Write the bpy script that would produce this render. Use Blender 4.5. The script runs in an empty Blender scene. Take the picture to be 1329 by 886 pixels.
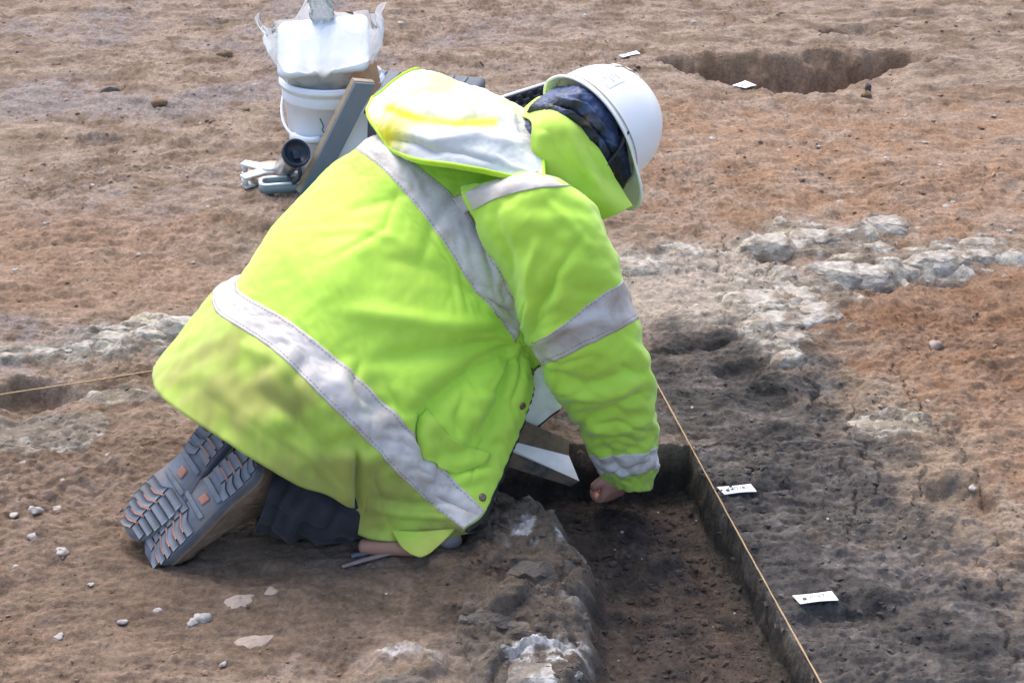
import bpy, bmesh, math, random
import numpy as np
from mathutils import Vector, Matrix
from mathutils.bvhtree import BVHTree

R = math.radians
SC = bpy.context.scene
COL = SC.collection
rnd = random.Random(7)

# ---------------------------------------------------------------- camera, sky, sun, exposure
CAM_H, PITCH, LENS = 1.70, 29.0, 50.0
cam_d = bpy.data.cameras.new('camera'); cam = bpy.data.objects.new('camera', cam_d); COL.objects.link(cam)
cam.location = (0, 0, CAM_H); cam.rotation_euler = (R(90 - PITCH), 0, 0)
cam_d.lens = LENS; cam_d.sensor_width = 36; cam_d.clip_end = 500; cam_d.clip_start = 0.05
SC.camera = cam

SUN_EL, SUN_AZ = 58.0, -25.0          # azimuth measured from +Y (away from camera) towards +X
world = bpy.data.worlds.new('World'); SC.world = world; world.use_nodes = True
wn = world.node_tree; wn.nodes.clear()
sky = wn.nodes.new('ShaderNodeTexSky'); sky.sky_type = 'NISHITA'; sky.sun_disc = False
sky.sun_elevation = R(SUN_EL); sky.sun_rotation = R(SUN_AZ); sky.air_density = 1.0; sky.dust_density = 4.0; sky.ozone_density = 1.0
bg = wn.nodes.new('ShaderNodeBackground'); bg.inputs[1].default_value = 0.15
wo = wn.nodes.new('ShaderNodeOutputWorld')
wn.links.new(sky.outputs[0], bg.inputs[0]); wn.links.new(bg.outputs[0], wo.inputs[0])
sun_d = bpy.data.lights.new('sun', 'SUN'); sun_d.energy = 0.65; sun_d.angle = R(45); sun_d.color = (1, .97, .93)
sun = bpy.data.objects.new('sun', sun_d); COL.objects.link(sun); sun.location = (3, 5, 8)
sdir = Vector((math.sin(R(SUN_AZ)) * math.cos(R(SUN_EL)), math.cos(R(SUN_AZ)) * math.cos(R(SUN_EL)), math.sin(R(SUN_EL))))
sun.rotation_euler = sdir.to_track_quat('Z', 'Y').to_euler()
SC.view_settings.view_transform = 'Standard'; SC.view_settings.look = 'None'
SC.view_settings.exposure = 1.32; SC.view_settings.gamma = 1; SC.view_settings.use_curve_mapping = False
SC.render.engine = 'CYCLES'; SC.cycles.use_denoising = True; SC.cycles.max_bounces = 6

# ---------------------------------------------------------------- photo pixel -> place
FPX = LENS / 36 * 1329
SP, CP = math.sin(R(PITCH)), math.cos(R(PITCH))
def ray(px, py):
    u = (px - 664.5) / FPX; v = (py - 443) / FPX
    return u, CP - v * SP, -(SP + v * CP)
def PH(px, py, h=0.0):                    # point seen at a pixel, standing at height h
    x, y, z = ray(px, py); t = (h - CAM_H) / z
    return np.array((x * t, y * t, h))
def PY(px, py, Y):                        # point seen at a pixel, at distance Y
    x, y, z = ray(px, py); t = Y / y
    return np.array((x * t, Y, CAM_H + z * t))
def PX(P):                                # place -> pixel (arrays)
    P = np.asarray(P, float); d = P - np.array((0, 0, CAM_H))
    f = d[..., 1] * CP - d[..., 2] * SP; dn = -d[..., 1] * SP - d[..., 2] * CP
    return np.stack([664.5 + FPX * d[..., 0] / f, 443 + FPX * dn / f], -1)

# ---------------------------------------------------------------- noise
def _perm(seed):
    p = np.random.RandomState(seed).permutation(256); return np.concatenate([p, p])
def perlin(x, y, seed=0):
    p = _perm(seed)
    xi = np.floor(x).astype(int); yi = np.floor(y).astype(int); xf = x - xi; yf = y - yi
    xi &= 255; yi &= 255
    u = xf**3 * (xf * (xf * 6 - 15) + 10); v = yf**3 * (yf * (yf * 6 - 15) + 10)
    def g(h, a, b):
        an = h * (2 * np.pi / 256); return np.cos(an) * a + np.sin(an) * b
    aa = p[p[xi] + yi]; ab = p[p[xi] + yi + 1]; ba = p[p[xi + 1] + yi]; bb = p[p[xi + 1] + yi + 1]
    x1 = g(aa, xf, yf) * (1 - u) + g(ba, xf - 1, yf) * u
    x2 = g(ab, xf, yf - 1) * (1 - u) + g(bb, xf - 1, yf - 1) * u
    return (x1 * (1 - v) + x2 * v) * 1.5
def fbm(x, y, o=4, seed=0, gain=.5, lac=2.07):
    a, t, f = 1.0, 0, 1.0
    for i in range(o):
        t = t + a * perlin(x * f + i * 17.3, y * f - i * 9.1, seed + i); a *= gain; f *= lac
    return t
def ridged(x, y, o=3, seed=0):
    a, t, f = 1.0, 0, 1.0
    for i in range(o):
        t = t + a * (1 - np.abs(perlin(x * f + i * 7.7, y * f + i * 3.1, seed + i))); a *= .5; f *= 2.1
    return t / 1.75
def facets(x, y, seed=0):
    """broken rock: every cell its own tilted face"""
    p = _perm(seed); xi = np.floor(x).astype(int); yi = np.floor(y).astype(int); best = np.full(x.shape, 9.); out = np.zeros(x.shape); sec = np.full(x.shape, 9.)
    for dx in (-1, 0, 1):
        for dy in (-1, 0, 1):
            a = p[p[(xi + dx) & 255] + ((yi + dy) & 255)]; b = p[(a + 71) & 255]; c = p[(a + 133) & 255]; d = p[(b + 29) & 255]
            qx = x - (xi + dx + a / 256); qy = y - (yi + dy + b / 256); r = qx * qx + qy * qy; m = r < best
            sec = np.where(m, best, np.minimum(sec, r)); out = np.where(m, (c / 256 - .5) + 1.3 * (d / 256 - .5) * qx + 1.3 * (a / 256 - .5) * qy, out); best = np.where(m, r, best)
    return out - .25 * np.exp(-(np.sqrt(sec) - np.sqrt(best)) * 12)
def sstep(a, b, x):
    t = np.clip((x - a) / (b - a), 0, 1); return t * t * (3 - 2 * t)
def lin(r, g, b, k=1.0):
    f = lambda c: (c / 255 / 12.92 if c <= 10 else ((c / 255 + .055) / 1.055) ** 2.4)
    return np.array((f(r), f(g), f(b))) * k

# ---------------------------------------------------------------- materials
def mat(name, color, rough=.6, metal=0, spec=.4, trans=0, bump=None, stain=None, sheen=0, var=None, coat=0, attr=None):
    """bump=(scale, strength, distance); stain=(rgb, scale, lo, hi); var=(scale, amount)"""
    m = bpy.data.materials.new(name); m.use_nodes = True; nt = m.node_tree; b = nt.nodes['Principled BSDF']
    b.inputs['Roughness'].default_value = rough; b.inputs['Metallic'].default_value = metal
    b.inputs['Specular IOR Level'].default_value = spec; b.inputs['Transmission Weight'].default_value = trans
    b.inputs['Sheen Weight'].default_value = sheen; b.inputs['Coat Weight'].default_value = coat
    tc = nt.nodes.new('ShaderNodeTexCoord'); L = nt.links.new
    c = nt.nodes.new('ShaderNodeRGB'); c.outputs[0].default_value = (*color, 1); cur = c.outputs[0]
    if attr:
        at = nt.nodes.new('ShaderNodeAttribute'); at.attribute_name = attr; cur = at.outputs['Color']
    if var:
        n = nt.nodes.new('ShaderNodeTexNoise'); n.inputs['Scale'].default_value = var[0]; n.inputs['Detail'].default_value = 6; n.inputs['Roughness'].default_value = .65
        L(tc.outputs['Object'], n.inputs['Vector'])
        mr = nt.nodes.new('ShaderNodeMapRange'); mr.inputs[1].default_value = .25; mr.inputs[2].default_value = .75
        mr.inputs[3].default_value = 1 - var[1]; mr.inputs[4].default_value = 1 + var[1]
        L(n.outputs['Fac'], mr.inputs[0])
        mx = nt.nodes.new('ShaderNodeVectorMath'); mx.operation = 'SCALE'; L(cur, mx.inputs[0]); L(mr.outputs[0], mx.inputs['Scale']); cur = mx.outputs[0]
    for st in (stain or []):
        n = nt.nodes.new('ShaderNodeTexNoise'); n.inputs['Scale'].default_value = st[1]; n.inputs['Detail'].default_value = 7; n.inputs['Roughness'].default_value = .7
        n.noise_dimensions = '4D'; n.inputs['W'].default_value = st[1] * 1.7
        L(tc.outputs['Object'], n.inputs['Vector'])
        mr = nt.nodes.new('ShaderNodeMapRange'); mr.inputs[1].default_value = st[2]; mr.inputs[2].default_value = st[3]; mr.inputs[4].default_value = st[4] if len(st) > 4 else .85
        L(n.outputs['Fac'], mr.inputs[0])
        mx = nt.nodes.new('ShaderNodeMixRGB'); L(mr.outputs[0], mx.inputs[0]); L(cur, mx.inputs[1]); mx.inputs[2].default_value = (*st[0], 1); cur = mx.outputs[0]
    L(cur, b.inputs['Base Color'])
    if bump:
        prev = None
        for (s, st, d, *kind) in (bump if isinstance(bump, list) else [bump]):
            n = nt.nodes.new('ShaderNodeTexNoise'); n.noise_type = kind[0] if kind else 'FBM'; n.inputs['Scale'].default_value = s; n.inputs['Detail'].default_value = 2.5 if kind else 5; n.inputs['Roughness'].default_value = .6
            L(tc.outputs['Object'], n.inputs['Vector'])
            bp = nt.nodes.new('ShaderNodeBump'); bp.inputs['Strength'].default_value = st; bp.inputs['Distance'].default_value = d
            L(n.outputs['Fac'], bp.inputs['Height'])
            if prev: L(prev, bp.inputs['Normal'])
            prev = bp.outputs[0]
        L(prev, b.inputs['Normal'])
    return m

BROWN = (.16, .095, .05)
M = {}
M['ground'] = mat('soil', (.2, .14, .1), .9, spec=.25, attr='Col', var=(95, .42), bump=[(42, .35, .010), (150, .8, .006), (420, .8, .003)])
M['crumb'] = mat('soil_crumb', (.2, .14, .1), .95, spec=.2, attr='Col', var=(120, .2), bump=(200, .5, .003))
M['hivis'] = mat('hivis_fabric', (.56, .86, .025), .62, spec=.3, sheen=.25, attr='Col', var=(9, .05), bump=[(7, .40, .010, 'RIDGED_MULTIFRACTAL'), (19, .16, .004, 'RIDGED_MULTIFRACTAL'), (900, .12, .0006)],
                 stain=[((.36, .36, .03), 14, .56, .80, .35), ((.10, .08, .03), 55, .66, .85, .35)])
M['hivis_edge'] = mat('hivis_binding', (.50, .80, .02), .6, sheen=.2, bump=(60, .3, .004), stain=[((.35, .3, .03), 20, .6, .8, .4)])
M['lining'] = mat('pale_lining', (.80, .84, .80), .7, spec=.2, attr='Col', var=(8, .05), bump=[(30, .3, .010)])
M['tape'] = mat('reflective_tape', (.58, .545, .51), .45, metal=.0, spec=.6, var=(12, .08), bump=[(13, .45, .010, 'RIDGED_MULTIFRACTAL'), (40, .30, .004, 'RIDGED_MULTIFRACTAL')],
                stain=[((.33, .25, .19), 18, .46, .70, .65), ((.20, .14, .10), 60, .64, .8, .5)])
M['stitch'] = mat('stitching', (.33, .26, .22), .8)
M['zip'] = mat('zip_teeth', (.02, .02, .022), .5)
M['snap'] = mat('snap_metal', (.25, .2, .17), .45, metal=.8, stain=[((.2, .08, .03), 300, .45, .6)])
M['trouser'] = mat('navy_trousers', (.024, .026, .034), .9, sheen=.1, var=(14, .25), bump=[(30, .35, .01), (600, .2, .001)], stain=[((.10, .08, .06), 11, .58, .8, .5)])
M['skin'] = mat('skin', (.55, .27, .2), .55, var=(40, .15), bump=(150, .3, .002), stain=[((.2, .11, .08), 60, .55, .75, .6)])
M['snood'] = mat('navy_quilt', (.035, .055, .13), .42, spec=.5, var=(20, .3), bump=(45, .5, .01))
M['gaiter'] = mat('navy_neck_gaiter', (.03, .04, .08), .5, spec=.45, attr='Col', var=(30, .35), bump=(70, .4, .006))
M['fleece'] = mat('dark_fleece', (.022, .026, .038), .8, sheen=.2, var=(30, .3), bump=(80, .4, .005), stain=[((.12, .07, .05), 25, .58, .75, .6)])
M['hat'] = mat('hard_hat_shell', (.86, .86, .85), .3, spec=.5, var=(6, .02), bump=(90, .05, .002), stain=[((.42, .31, .2), 13, .64, .78, .5), ((.35, .22, .13), 45, .66, .8, .5)])
M['hatin'] = mat('hat_harness', (.45, .42, .36), .6, stain=[((.2, .13, .08), 25, .5, .7)])
M['black'] = mat('black_plastic', (.012, .013, .016), .4, bump=(120, .15, .001))
M['navyplastic'] = mat('dark_blue_plastic', (.016, .024, .045), .35)
M['sole'] = mat('boot_sole_rubber', (.14, .165, .205), .85, var=(25, .25), bump=(160, .35, .003), stain=[((.25, .205, .165), 16, .46, .66, .8)])
M['lug'] = mat('boot_tread_rubber', (.165, .19, .225), .85, var=(30, .25), bump=(220, .3, .002), stain=[((.25, .21, .175), 20, .46, .68, .75)])
M['salmon'] = mat('salmon_rubber', (.42, .19, .135), .7, var=(50, .25), stain=[((.25, .18, .14), 40, .52, .7, .6)])
M['leather'] = mat('muddy_boot_upper', (.22, .16, .11), .85, var=(25, .3), bump=[(70, .5, .006)], stain=[((.30, .24, .17), 18, .48, .66, .8), ((.04, .04, .04), 30, .58, .7, .7)])
M['bucket'] = mat('white_bucket', (.74, .79, .86), .35, var=(4, .02), stain=[((.5, .4, .3), 14, .66, .85, .4)])
M['tub'] = mat('white_tub', (.66, .70, .74), .4)
M['card'] = mat('brown_card', (.38, .23, .12), .85, var=(30, .2), bump=(60, .4, .004))
M['boardedge'] = mat('plywood_edge', (.46, .36, .25), .8, var=(40, .2))
M['boardface'] = mat('shade_grey_board', (.22, .28, .36), .6, var=(20, .08))  # shade on the board's face put into its blue-grey colour
M['steel'] = mat('brushed_steel', (.5, .5, .5), .35, metal=.85, var=(20, .15), stain=[((.25, .2, .16), 18, .56, .75, .6)])
M['reel'] = mat('pale_grey_frame', (.62, .66, .66), .45, bump=(100, .2, .001), stain=[((.35, .27, .2), 30, .56, .72, .7)])
M['greyplastic'] = mat('slate_grey_plastic', (.20, .27, .31), .5, stain=[((.35, .3, .25), 30, .6, .75, .6)])
M['tapeband'] = mat('tan_band', (.42, .30, .21), .8, bump=(200, .4, .001))
M['foam'] = mat('charcoal_foam', (.035, .036, .04), .95, bump=(300, .4, .002))
M['alu'] = mat('aluminium_rim', (.62, .62, .62), .35, metal=.7)
M['case'] = mat('dark_grey_case', (.09, .10, .125), .55, var=(15, .1), bump=(200, .2, .001))
M['string'] = mat('string_twine', (.46, .31, .17), .9, bump=(500, .6, .002))
M['paper'] = mat('tag_paper', (.82, .83, .86), .8, stain=[((.5, .42, .34), 30, .66, .85, .5)])
M['ink'] = mat('pencil_ink', (.16, .19, .28), .9)
M['hatmark'] = mat('worn_print', (.50, .52, .56), .6)
M['eyelet'] = mat('tag_eyelet', (.16, .11, .08), .9)
M['wood'] = mat('worn_wood_handle', (.36, .19, .13), .6, var=(18, .2), bump=(60, .3, .003), stain=[((.12, .07, .05), 25, .55, .75, .6)])
M['stick'] = mat('grey_stick', (.24, .18, .17), .85, var=(60, .3), bump=(120, .5, .003))
M['blueplastic'] = mat('blue_plastic', (.085, .11, .145), .6, stain=[((.2, .16, .13), 60, .5, .7)])
M['rust'] = mat('rusty_steel', (.25, .22, .21), .55, metal=.4, bump=(120, .4, .003), stain=[((.32, .12, .035), 40, .48, .62, .9)])
M['blade'] = mat('scoured_steel', (.62, .60, .58), .42, metal=.35, spec=.5, var=(40, .12), stain=[((.28, .22, .17), 30, .60, .76, .7)])
M['bladedirt'] = mat('muddy_steel', (.19, .13, .085), .7, metal=.1, var=(20, .3), bump=(70, .5, .004), stain=[((.035, .045, .06), 17, .50, .62, .9)])
M['pebble'] = mat('pale_flint', (.37, .34, .31), .7, var=(60, .25), bump=(120, .4, .004), stain=[((.28, .2, .15), 40, .52, .7, .7)])
M['pebblepink'] = mat('pinkish_flint', (.30, .245, .205), .75, var=(60, .25), bump=(120, .4, .004), stain=[((.28, .2, .15), 40, .52, .7, .7)])
M['clod'] = mat('brown_clod', (.24, .16, .09), .95, var=(70, .35), bump=(90, .8, .006))
M['darkstone'] = mat('dark_stone', (.09, .075, .065), .9, var=(70, .35), bump=(90, .7, .006))

bagm = bpy.data.materials.new('clear_polythene'); bagm.use_nodes = True; nt = bagm.node_tree; nt.nodes.clear()
o_ = nt.nodes.new('ShaderNodeOutputMaterial'); tr = nt.nodes.new('ShaderNodeBsdfTransparent'); gl = nt.nodes.new('ShaderNodeBsdfGlossy'); gl.inputs[1].default_value = .18
df = nt.nodes.new('ShaderNodeBsdfTranslucent'); df.inputs[0].default_value = (.9, .93, .96, 1); d2 = nt.nodes.new('ShaderNodeBsdfDiffuse'); d2.inputs[0].default_value = (.88, .91, .94, 1)
m1 = nt.nodes.new('ShaderNodeMixShader'); m2 = nt.nodes.new('ShaderNodeMixShader'); m3 = nt.nodes.new('ShaderNodeMixShader')
m1.inputs[0].default_value = .6; m2.inputs[0].default_value = .52
lw = nt.nodes.new('ShaderNodeFresnel'); lw.inputs[0].default_value = 1.3
nt.links.new(df.outputs[0], m1.inputs[1]); nt.links.new(d2.outputs[0], m1.inputs[2])
nt.links.new(tr.outputs[0], m2.inputs[1]); nt.links.new(m1.outputs[0], m2.inputs[2])
nt.links.new(lw.outputs[0], m3.inputs[0]); nt.links.new(m2.outputs[0], m3.inputs[1]); nt.links.new(gl.outputs[0], m3.inputs[2]); nt.links.new(m3.outputs[0], o_.inputs[0])
M['bag'] = bagm

# ---------------------------------------------------------------- mesh helpers
def root_loc(p):
    while p.parent: p = p.parent
    return np.array(p.location)
def build(name, vf, m, parent=None, smooth=True, cols=None, solid=None, loc=None):
    """vf in world coordinates; the mesh is stored relative to its thing's base"""
    v, f = vf; v = np.asarray(v, float)
    o0 = root_loc(parent) if parent else (np.array(loc) if loc is not None else np.array((v[:, 0].mean(), v[:, 1].mean(), v[:, 2].min())))
    me = bpy.data.meshes.new(name); me.from_pydata((v - o0).tolist(), [], [tuple(int(i) for i in q) for q in f])
    me.materials.append(M[m] if isinstance(m, str) else m); me.update()
    if smooth: me.polygons.foreach_set('use_smooth', [True] * len(me.polygons))
    if cols is not None:
        a = me.color_attributes.new('Col', 'FLOAT_COLOR', 'POINT'); c4 = np.ones((len(v), 4)); c4[:, :3] = cols
        a.data.foreach_set('color', c4.ravel())
    o = bpy.data.objects.new(name, me); COL.objects.link(o)
    if parent: o.parent = parent
    else: o.location = o0
    if solid:
        s = o.modifiers.new('thickness', 'SOLIDIFY'); s.thickness = solid; s.offset = -1
    return o
def tag(o, label, cat=None, group=None, kind=None):
    if label: o['label'] = label
    if cat: o['category'] = cat
    if group: o['group'] = group
    if kind: o['kind'] = kind
    return o
def empty(name, loc, label, cat, group=None):
    o = bpy.data.objects.new(name, None); o.empty_display_size = .05; COL.objects.link(o); o.location = loc
    return tag(o, label, cat, group)
def join(*vfs):
    V, F, n = [], [], 0
    for v, f in vfs:
        v = np.asarray(v, float); V.append(v); F += [tuple(i + n for i in q) for q in f]; n += len(v)
    return np.concatenate(V), F
def xf(vf, Mx):
    v = np.asarray(vf[0], float); A = np.array(Mx)
    return v @ A[:3, :3].T + A[:3, 3], vf[1]
def frame(o, x, y, z):
    A = np.eye(4); A[:3, 0], A[:3, 1], A[:3, 2], A[:3, 3] = x, y, z, o; return A
def nrm(v): v = np.asarray(v, float); return v / np.linalg.norm(v)
def grid_faces(nv, nu, closed=False):
    F = []
    for i in range(nv - 1):
        for j in range(nu if closed else nu - 1):
            k = (j + 1) % nu; F.append((i * nu + j, i * nu + k, (i + 1) * nu + k, (i + 1) * nu + j))
    return F
def lathe(prof, n=40, cap=True):
    V = [(r * math.cos(2 * math.pi * j / n), r * math.sin(2 * math.pi * j / n), z) for r, z in prof for j in range(n)]
    F = grid_faces(len(prof), n, True)
    if cap:
        F.append(tuple(range(n))[::-1]); F.append(tuple((len(prof) - 1) * n + j for j in range(n)))
    return np.array(V), F
def cr(P, n):                                            # Catmull-Rom through the points
    P = np.asarray(P, float); m = len(P); t = np.linspace(0, m - 1, n); i = np.clip(t.astype(int), 0, m - 2); f = (t - i).reshape((-1,) + (1,) * (P.ndim - 1))
    g = lambda k: np.where(((k < 0) | (k > m - 1)).reshape(f.shape), 0, 0) + P[np.clip(k, 0, m - 1)]
    p0 = np.where((i == 0).reshape(f.shape), 2 * P[0] - P[1], P[np.clip(i - 1, 0, m - 1)]); p1 = P[i]; p2 = P[i + 1]
    p3 = np.where((i == m - 2).reshape(f.shape), 2 * P[-1] - P[-2], P[np.clip(i + 2, 0, m - 1)])
    return .5 * (2 * p1 + (p2 - p0) * f + (2 * p0 - 5 * p1 + 4 * p2 - p3) * f**2 + (3 * p1 - p0 - 3 * p2 + p3) * f**3)
def tube(path, rad, n=12, steps=None, cap=True, flat=1.0, up=(0, 0, 1)):
    path = np.asarray(path, float); rad = np.asarray(rad if np.ndim(rad) else [rad] * len(path), float)
    if steps: path = cr(path, steps); rad = cr(rad, steps)
    T = np.gradient(path, axis=0); V = []; side = None
    for p, t, r in zip(path, T, rad):
        t = nrm(t)
        if side is None:
            a = np.array(up, float); a = a if abs(a @ t) < .95 else np.array((1., 0, 0)); side = nrm(np.cross(t, a))
        side = nrm(side - t * (side @ t)); b = np.cross(side, t)
        for j in range(n):
            an = 2 * math.pi * j / n; V.append(p + r * (side * math.cos(an) + b * flat * math.sin(an)))
    F = grid_faces(len(path), n, True)
    if cap: F.append(tuple(range(n))[::-1]); F.append(tuple((len(path) - 1) * n + j for j in range(n)))
    return np.array(V), F
def prism(poly, z0, z1):
    n = len(poly); V = [(x, y, z0) for x, y in poly] + [(x, y, z1) for x, y in poly]
    F = [tuple(range(n))[::-1], tuple(range(n, 2 * n))] + [(i, (i + 1) % n, n + (i + 1) % n, n + i) for i in range(n)]
    return np.array(V, float), F
def box(a, b, bev=.004):
    bm = bmesh.new(); bmesh.ops.create_cube(bm, size=1)
    for v in bm.verts: v.co = Vector([(a[k] + b[k]) / 2 + v.co[k] * (b[k] - a[k]) for k in range(3)])
    if bev: bmesh.ops.bevel(bm, geom=bm.edges[:], offset=bev, segments=2, affect='EDGES', profile=.5)
    bm.verts.index_update(); r = np.array([v.co[:] for v in bm.verts]), [tuple(v.index for v in f.verts) for f in bm.faces]; bm.free(); return r
def surf(net, nv, nu):                                   # smooth sheet through a net of points
    net = np.asarray(net, float); a = cr(net, nv); return cr(a.transpose(1, 0, 2), nu).transpose(1, 0, 2)
def lap(G, it=3, k=.5):                                  # relax a grid, keep its border
    G = G.copy()
    for _ in range(it):
        A = (G[:-2, 1:-1] + G[2:, 1:-1] + G[1:-1, :-2] + G[1:-1, 2:]) / 4
        G[1:-1, 1:-1] += k * (A - G[1:-1, 1:-1])
    return G
def gnorm(G):
    a = np.gradient(G, axis=0); b = np.gradient(G, axis=1); n = np.cross(b, a); return n / (np.linalg.norm(n, axis=-1, keepdims=True) + 1e-12)
def sheet(G, closed=False): return G.reshape(-1, 3), grid_faces(G.shape[0], G.shape[1], closed)
def upsample(D, n, m):
    def ax(D, n):
        t = np.linspace(0, len(D) - 1, n); i = np.clip(t.astype(int), 0, len(D) - 2); return cr(D, n)
    return ax(ax(D, n).transpose(1, 0, 2), m).transpose(1, 0, 2)
def crumple(G, nv, nu, ex, it=300, goal=.01, seed=0, wrap=False, free=None):
    """slack cloth: let the sheet grow a little and buckle into folds while it clings to its shape; ex = extra length (number or map)"""
    g0 = upsample(G, nv, nu); ex = np.full((nv, nu), ex) if np.ndim(ex) == 0 else upsample(np.asarray(ex)[..., None], nv, nu)[..., 0]
    N = gnorm(g0); r = np.random.RandomState(seed); P = g0 + N * (r.randn(nv, nu, 1) * .0015)
    cons = []
    for di, dj, k in ((0, 1, .5), (1, 0, .5), (1, 1, .3), (1, -1, .3), (0, 2, .22), (2, 0, .22), (0, 3, .12), (3, 0, .12)):
        a = (slice(0, nv - di), slice(max(0, -dj), nu - max(0, dj))); b = (slice(di, nv), slice(max(0, -dj) + dj, nu - max(0, dj) + dj))
        cons.append((a, b, np.linalg.norm(g0[b] - g0[a], axis=-1) * (1 + (ex[a] + ex[b]) / 2), k))
    for _ in range(it):
        for a, b, L, k in cons:
            d = P[b] - P[a]; l = np.linalg.norm(d, axis=-1) + 1e-9; c = d * (.5 * k * (l - L) / l)[..., None]; P[a] += c; P[b] -= c
        P += goal * (g0 - P)
        if wrap: P[:, 0] = P[:, -1] = (P[:, 0] + P[:, -1]) / 2
    return G + upsample(P - g0, G.shape[0], G.shape[1])
def poly_dist(P, pts):                                   # distance of 2D points to a polyline and position along it
    best = np.full(P.shape[:-1], 1e9); par = np.zeros(P.shape[:-1]); sgn = np.zeros(P.shape[:-1]); acc = 0
    pts = [np.array(p, float) for p in pts]; tot = sum(np.linalg.norm(b - a) for a, b in zip(pts, pts[1:]))
    for a, b in zip(pts, pts[1:]):
        d = b - a; L = np.linalg.norm(d); t = np.clip(((P - a) @ d) / L**2, 0, 1); q = P - (a + t[..., None] * d); r = np.linalg.norm(q, axis=-1)
        m = r < best; best = np.where(m, r, best); par = np.where(m, (acc + t * L) / tot, par)
        sgn = np.where(m, np.sign(d[0] * q[..., 1] - d[1] * q[..., 0]), sgn); acc += L
    return best, par, sgn
def poly_sdf(X, Y, poly):                                # < 0 inside
    P = np.stack([X, Y], -1); d, _, _ = poly_dist(P, list(poly) + [poly[0]]); ins = np.zeros(X.shape, bool); n = len(poly)
    for i in range(n):
        (x1, y1), (x2, y2) = poly[i], poly[(i + 1) % n]
        if y1 == y2: continue
        c = ((y1 > Y) != (y2 > Y)) & (X < (x2 - x1) * (Y - y1) / (y2 - y1) + x1); ins ^= c
    return np.where(ins, -d, d)

# ================================================================ GROUND
def xs(Y): return .411 + (2.46 - np.clip(Y, 0, 7)) * .1935          # the string / trench edge
G2 = lambda px, py: PH(px, py, 0)[:2]
def ell(X, Y, px, py, rx, ry, jag=.25, seed=3):          # soft ellipse of a pixel patch laid on the ground: 1 centre .. 0 rim
    c = G2(px, py); sx = G2(px + rx, py)[0] - c[0]; sy = (G2(px, py - ry)[1] - G2(px, py + ry)[1]) / 2
    q = np.sqrt(((X - c[0]) / sx) ** 2 + ((Y - c[1]) / sy) ** 2)
    if jag: q = q + jag * fbm(X * 9 + px, Y * 9 + py, 3, seed)
    return np.clip(1 - q, 0, 1), q

# pale clay lumps: px, py, rx, ry, height, whiteness
LUMPS = [(825, 342, 48, 14, .028, .9), (886, 326, 26, 12, .026, .8), (1045, 312, 92, 24, .045, .65), (1148, 291, 42, 14, .034, .95),
         (1130, 316, 34, 13, .022, .35), (1108, 356, 66, 23, .055, .9), (1225, 340, 88, 22, .045, .85), (1170, 352, 42, 15, .035, .55), (1262, 318, 44, 14, .028, .6),
         (1022, 392, 92, 42, .050, .72), (1000, 440, 44, 18, .030, .55), (1022, 462, 30, 14, .026, .45), (1150, 548, 80, 20, .022, .42),
         (190, 440, 105, 26, .045, .75), (60, 458, 95, 17, .030, .6), (150, 432, 34, 10, .022, .8), (240, 424, 42, 17, .045, .95),
         (30, 560, 110, 26, .014, .3), (170, 512, 60, 12, .014, .35)]
# rounded clay blocks along the trench's left side
BLOCKS = [(690, 700, 88, 62, .024), (735, 690, 34, 44, .012), (705, 780, 74, 40, .020), (620, 770, 90, 32, .014), (705, 862, 82, 44, .024), (530, 868, 58, 34, .022), (590, 730, 70, 30, .02)]
HOLES = [(38, 510, 62, 24, .07), (1246, 640, 50, 22, .03), (960, 480, 36, 16, .03), (1300, 480, 40, 11, .014), (1110, 40, 52, 9, .035), (130, 184, 38, 10, .03),
         (680, 748, 52, 22, .03), (650, 822, 60, 24, .025), (1122, 372, 60, 11, .018), (1218, 362, 60, 9, .014), (1072, 505, 70, 22, .018), (1000, 520, 50, 24, .02), (1180, 20, 80, 8, .02), (1060, 630, 70, 30, .012),
         (1105, 795, 90, 20, .022), (330, 745, 70, 14, .012), (205, 712, 55, 22, .018)]
PIT_NEAR = [(842, 74), (900, 96), (960, 109), (1010, 118), (1075, 121), (1112, 105), (1160, 90), (1218, 78)]
PIT_FAR = [(1218, 72), (1150, 63), (1090, 66), (1010, 70), (950, 73), (850, 71)]
PIT = [tuple(G2(*p)) for p in PIT_NEAR + PIT_FAR]
CRACKS = [[(1030, 470), (1060, 500), (1052, 530), (1085, 545)], [(1160, 470), (1185, 520), (1200, 545), (1240, 570)], [(1230, 560), (1262, 610), (1290, 650), (1325, 668)],
          [(880, 352), (925, 350), (958, 338), (1000, 336)], [(905, 365), (960, 362), (1010, 350)], [(945, 300), (930, 342), (950, 366)], [(950, 395), (938, 420), (975, 445)],
          [(1300, 800), (1318, 840), (1325, 880)], [(1090, 590), (1115, 640), (1100, 690)], [(1110, 520), (1100, 560), (1140, 600), (1135, 640)], [(1300, 690), (1275, 720), (1300, 760)],
          [(990, 330), (1004, 345), (1035, 348)], [(1180, 595), (1200, 610), (1190, 640)]]
CHAR = [(842, 452), (880, 450), (925, 442), (968, 436)]
LF_Y = [1.5, 1.96, 2.15, 2.34, 2.45, 2.50, 2.56, 2.62]; LF_X = [.165, .176, .187, .167, .13, .08, -.02, -.12]
LC_Y = [1.5, 1.83, 2.0, 2.16, 2.30, 2.39, 2.45, 2.50, 2.56, 2.62]; LC_X = [.085, .10, .115, .112, .082, .02, -.08, -.18, -.26, -.30]
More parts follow.
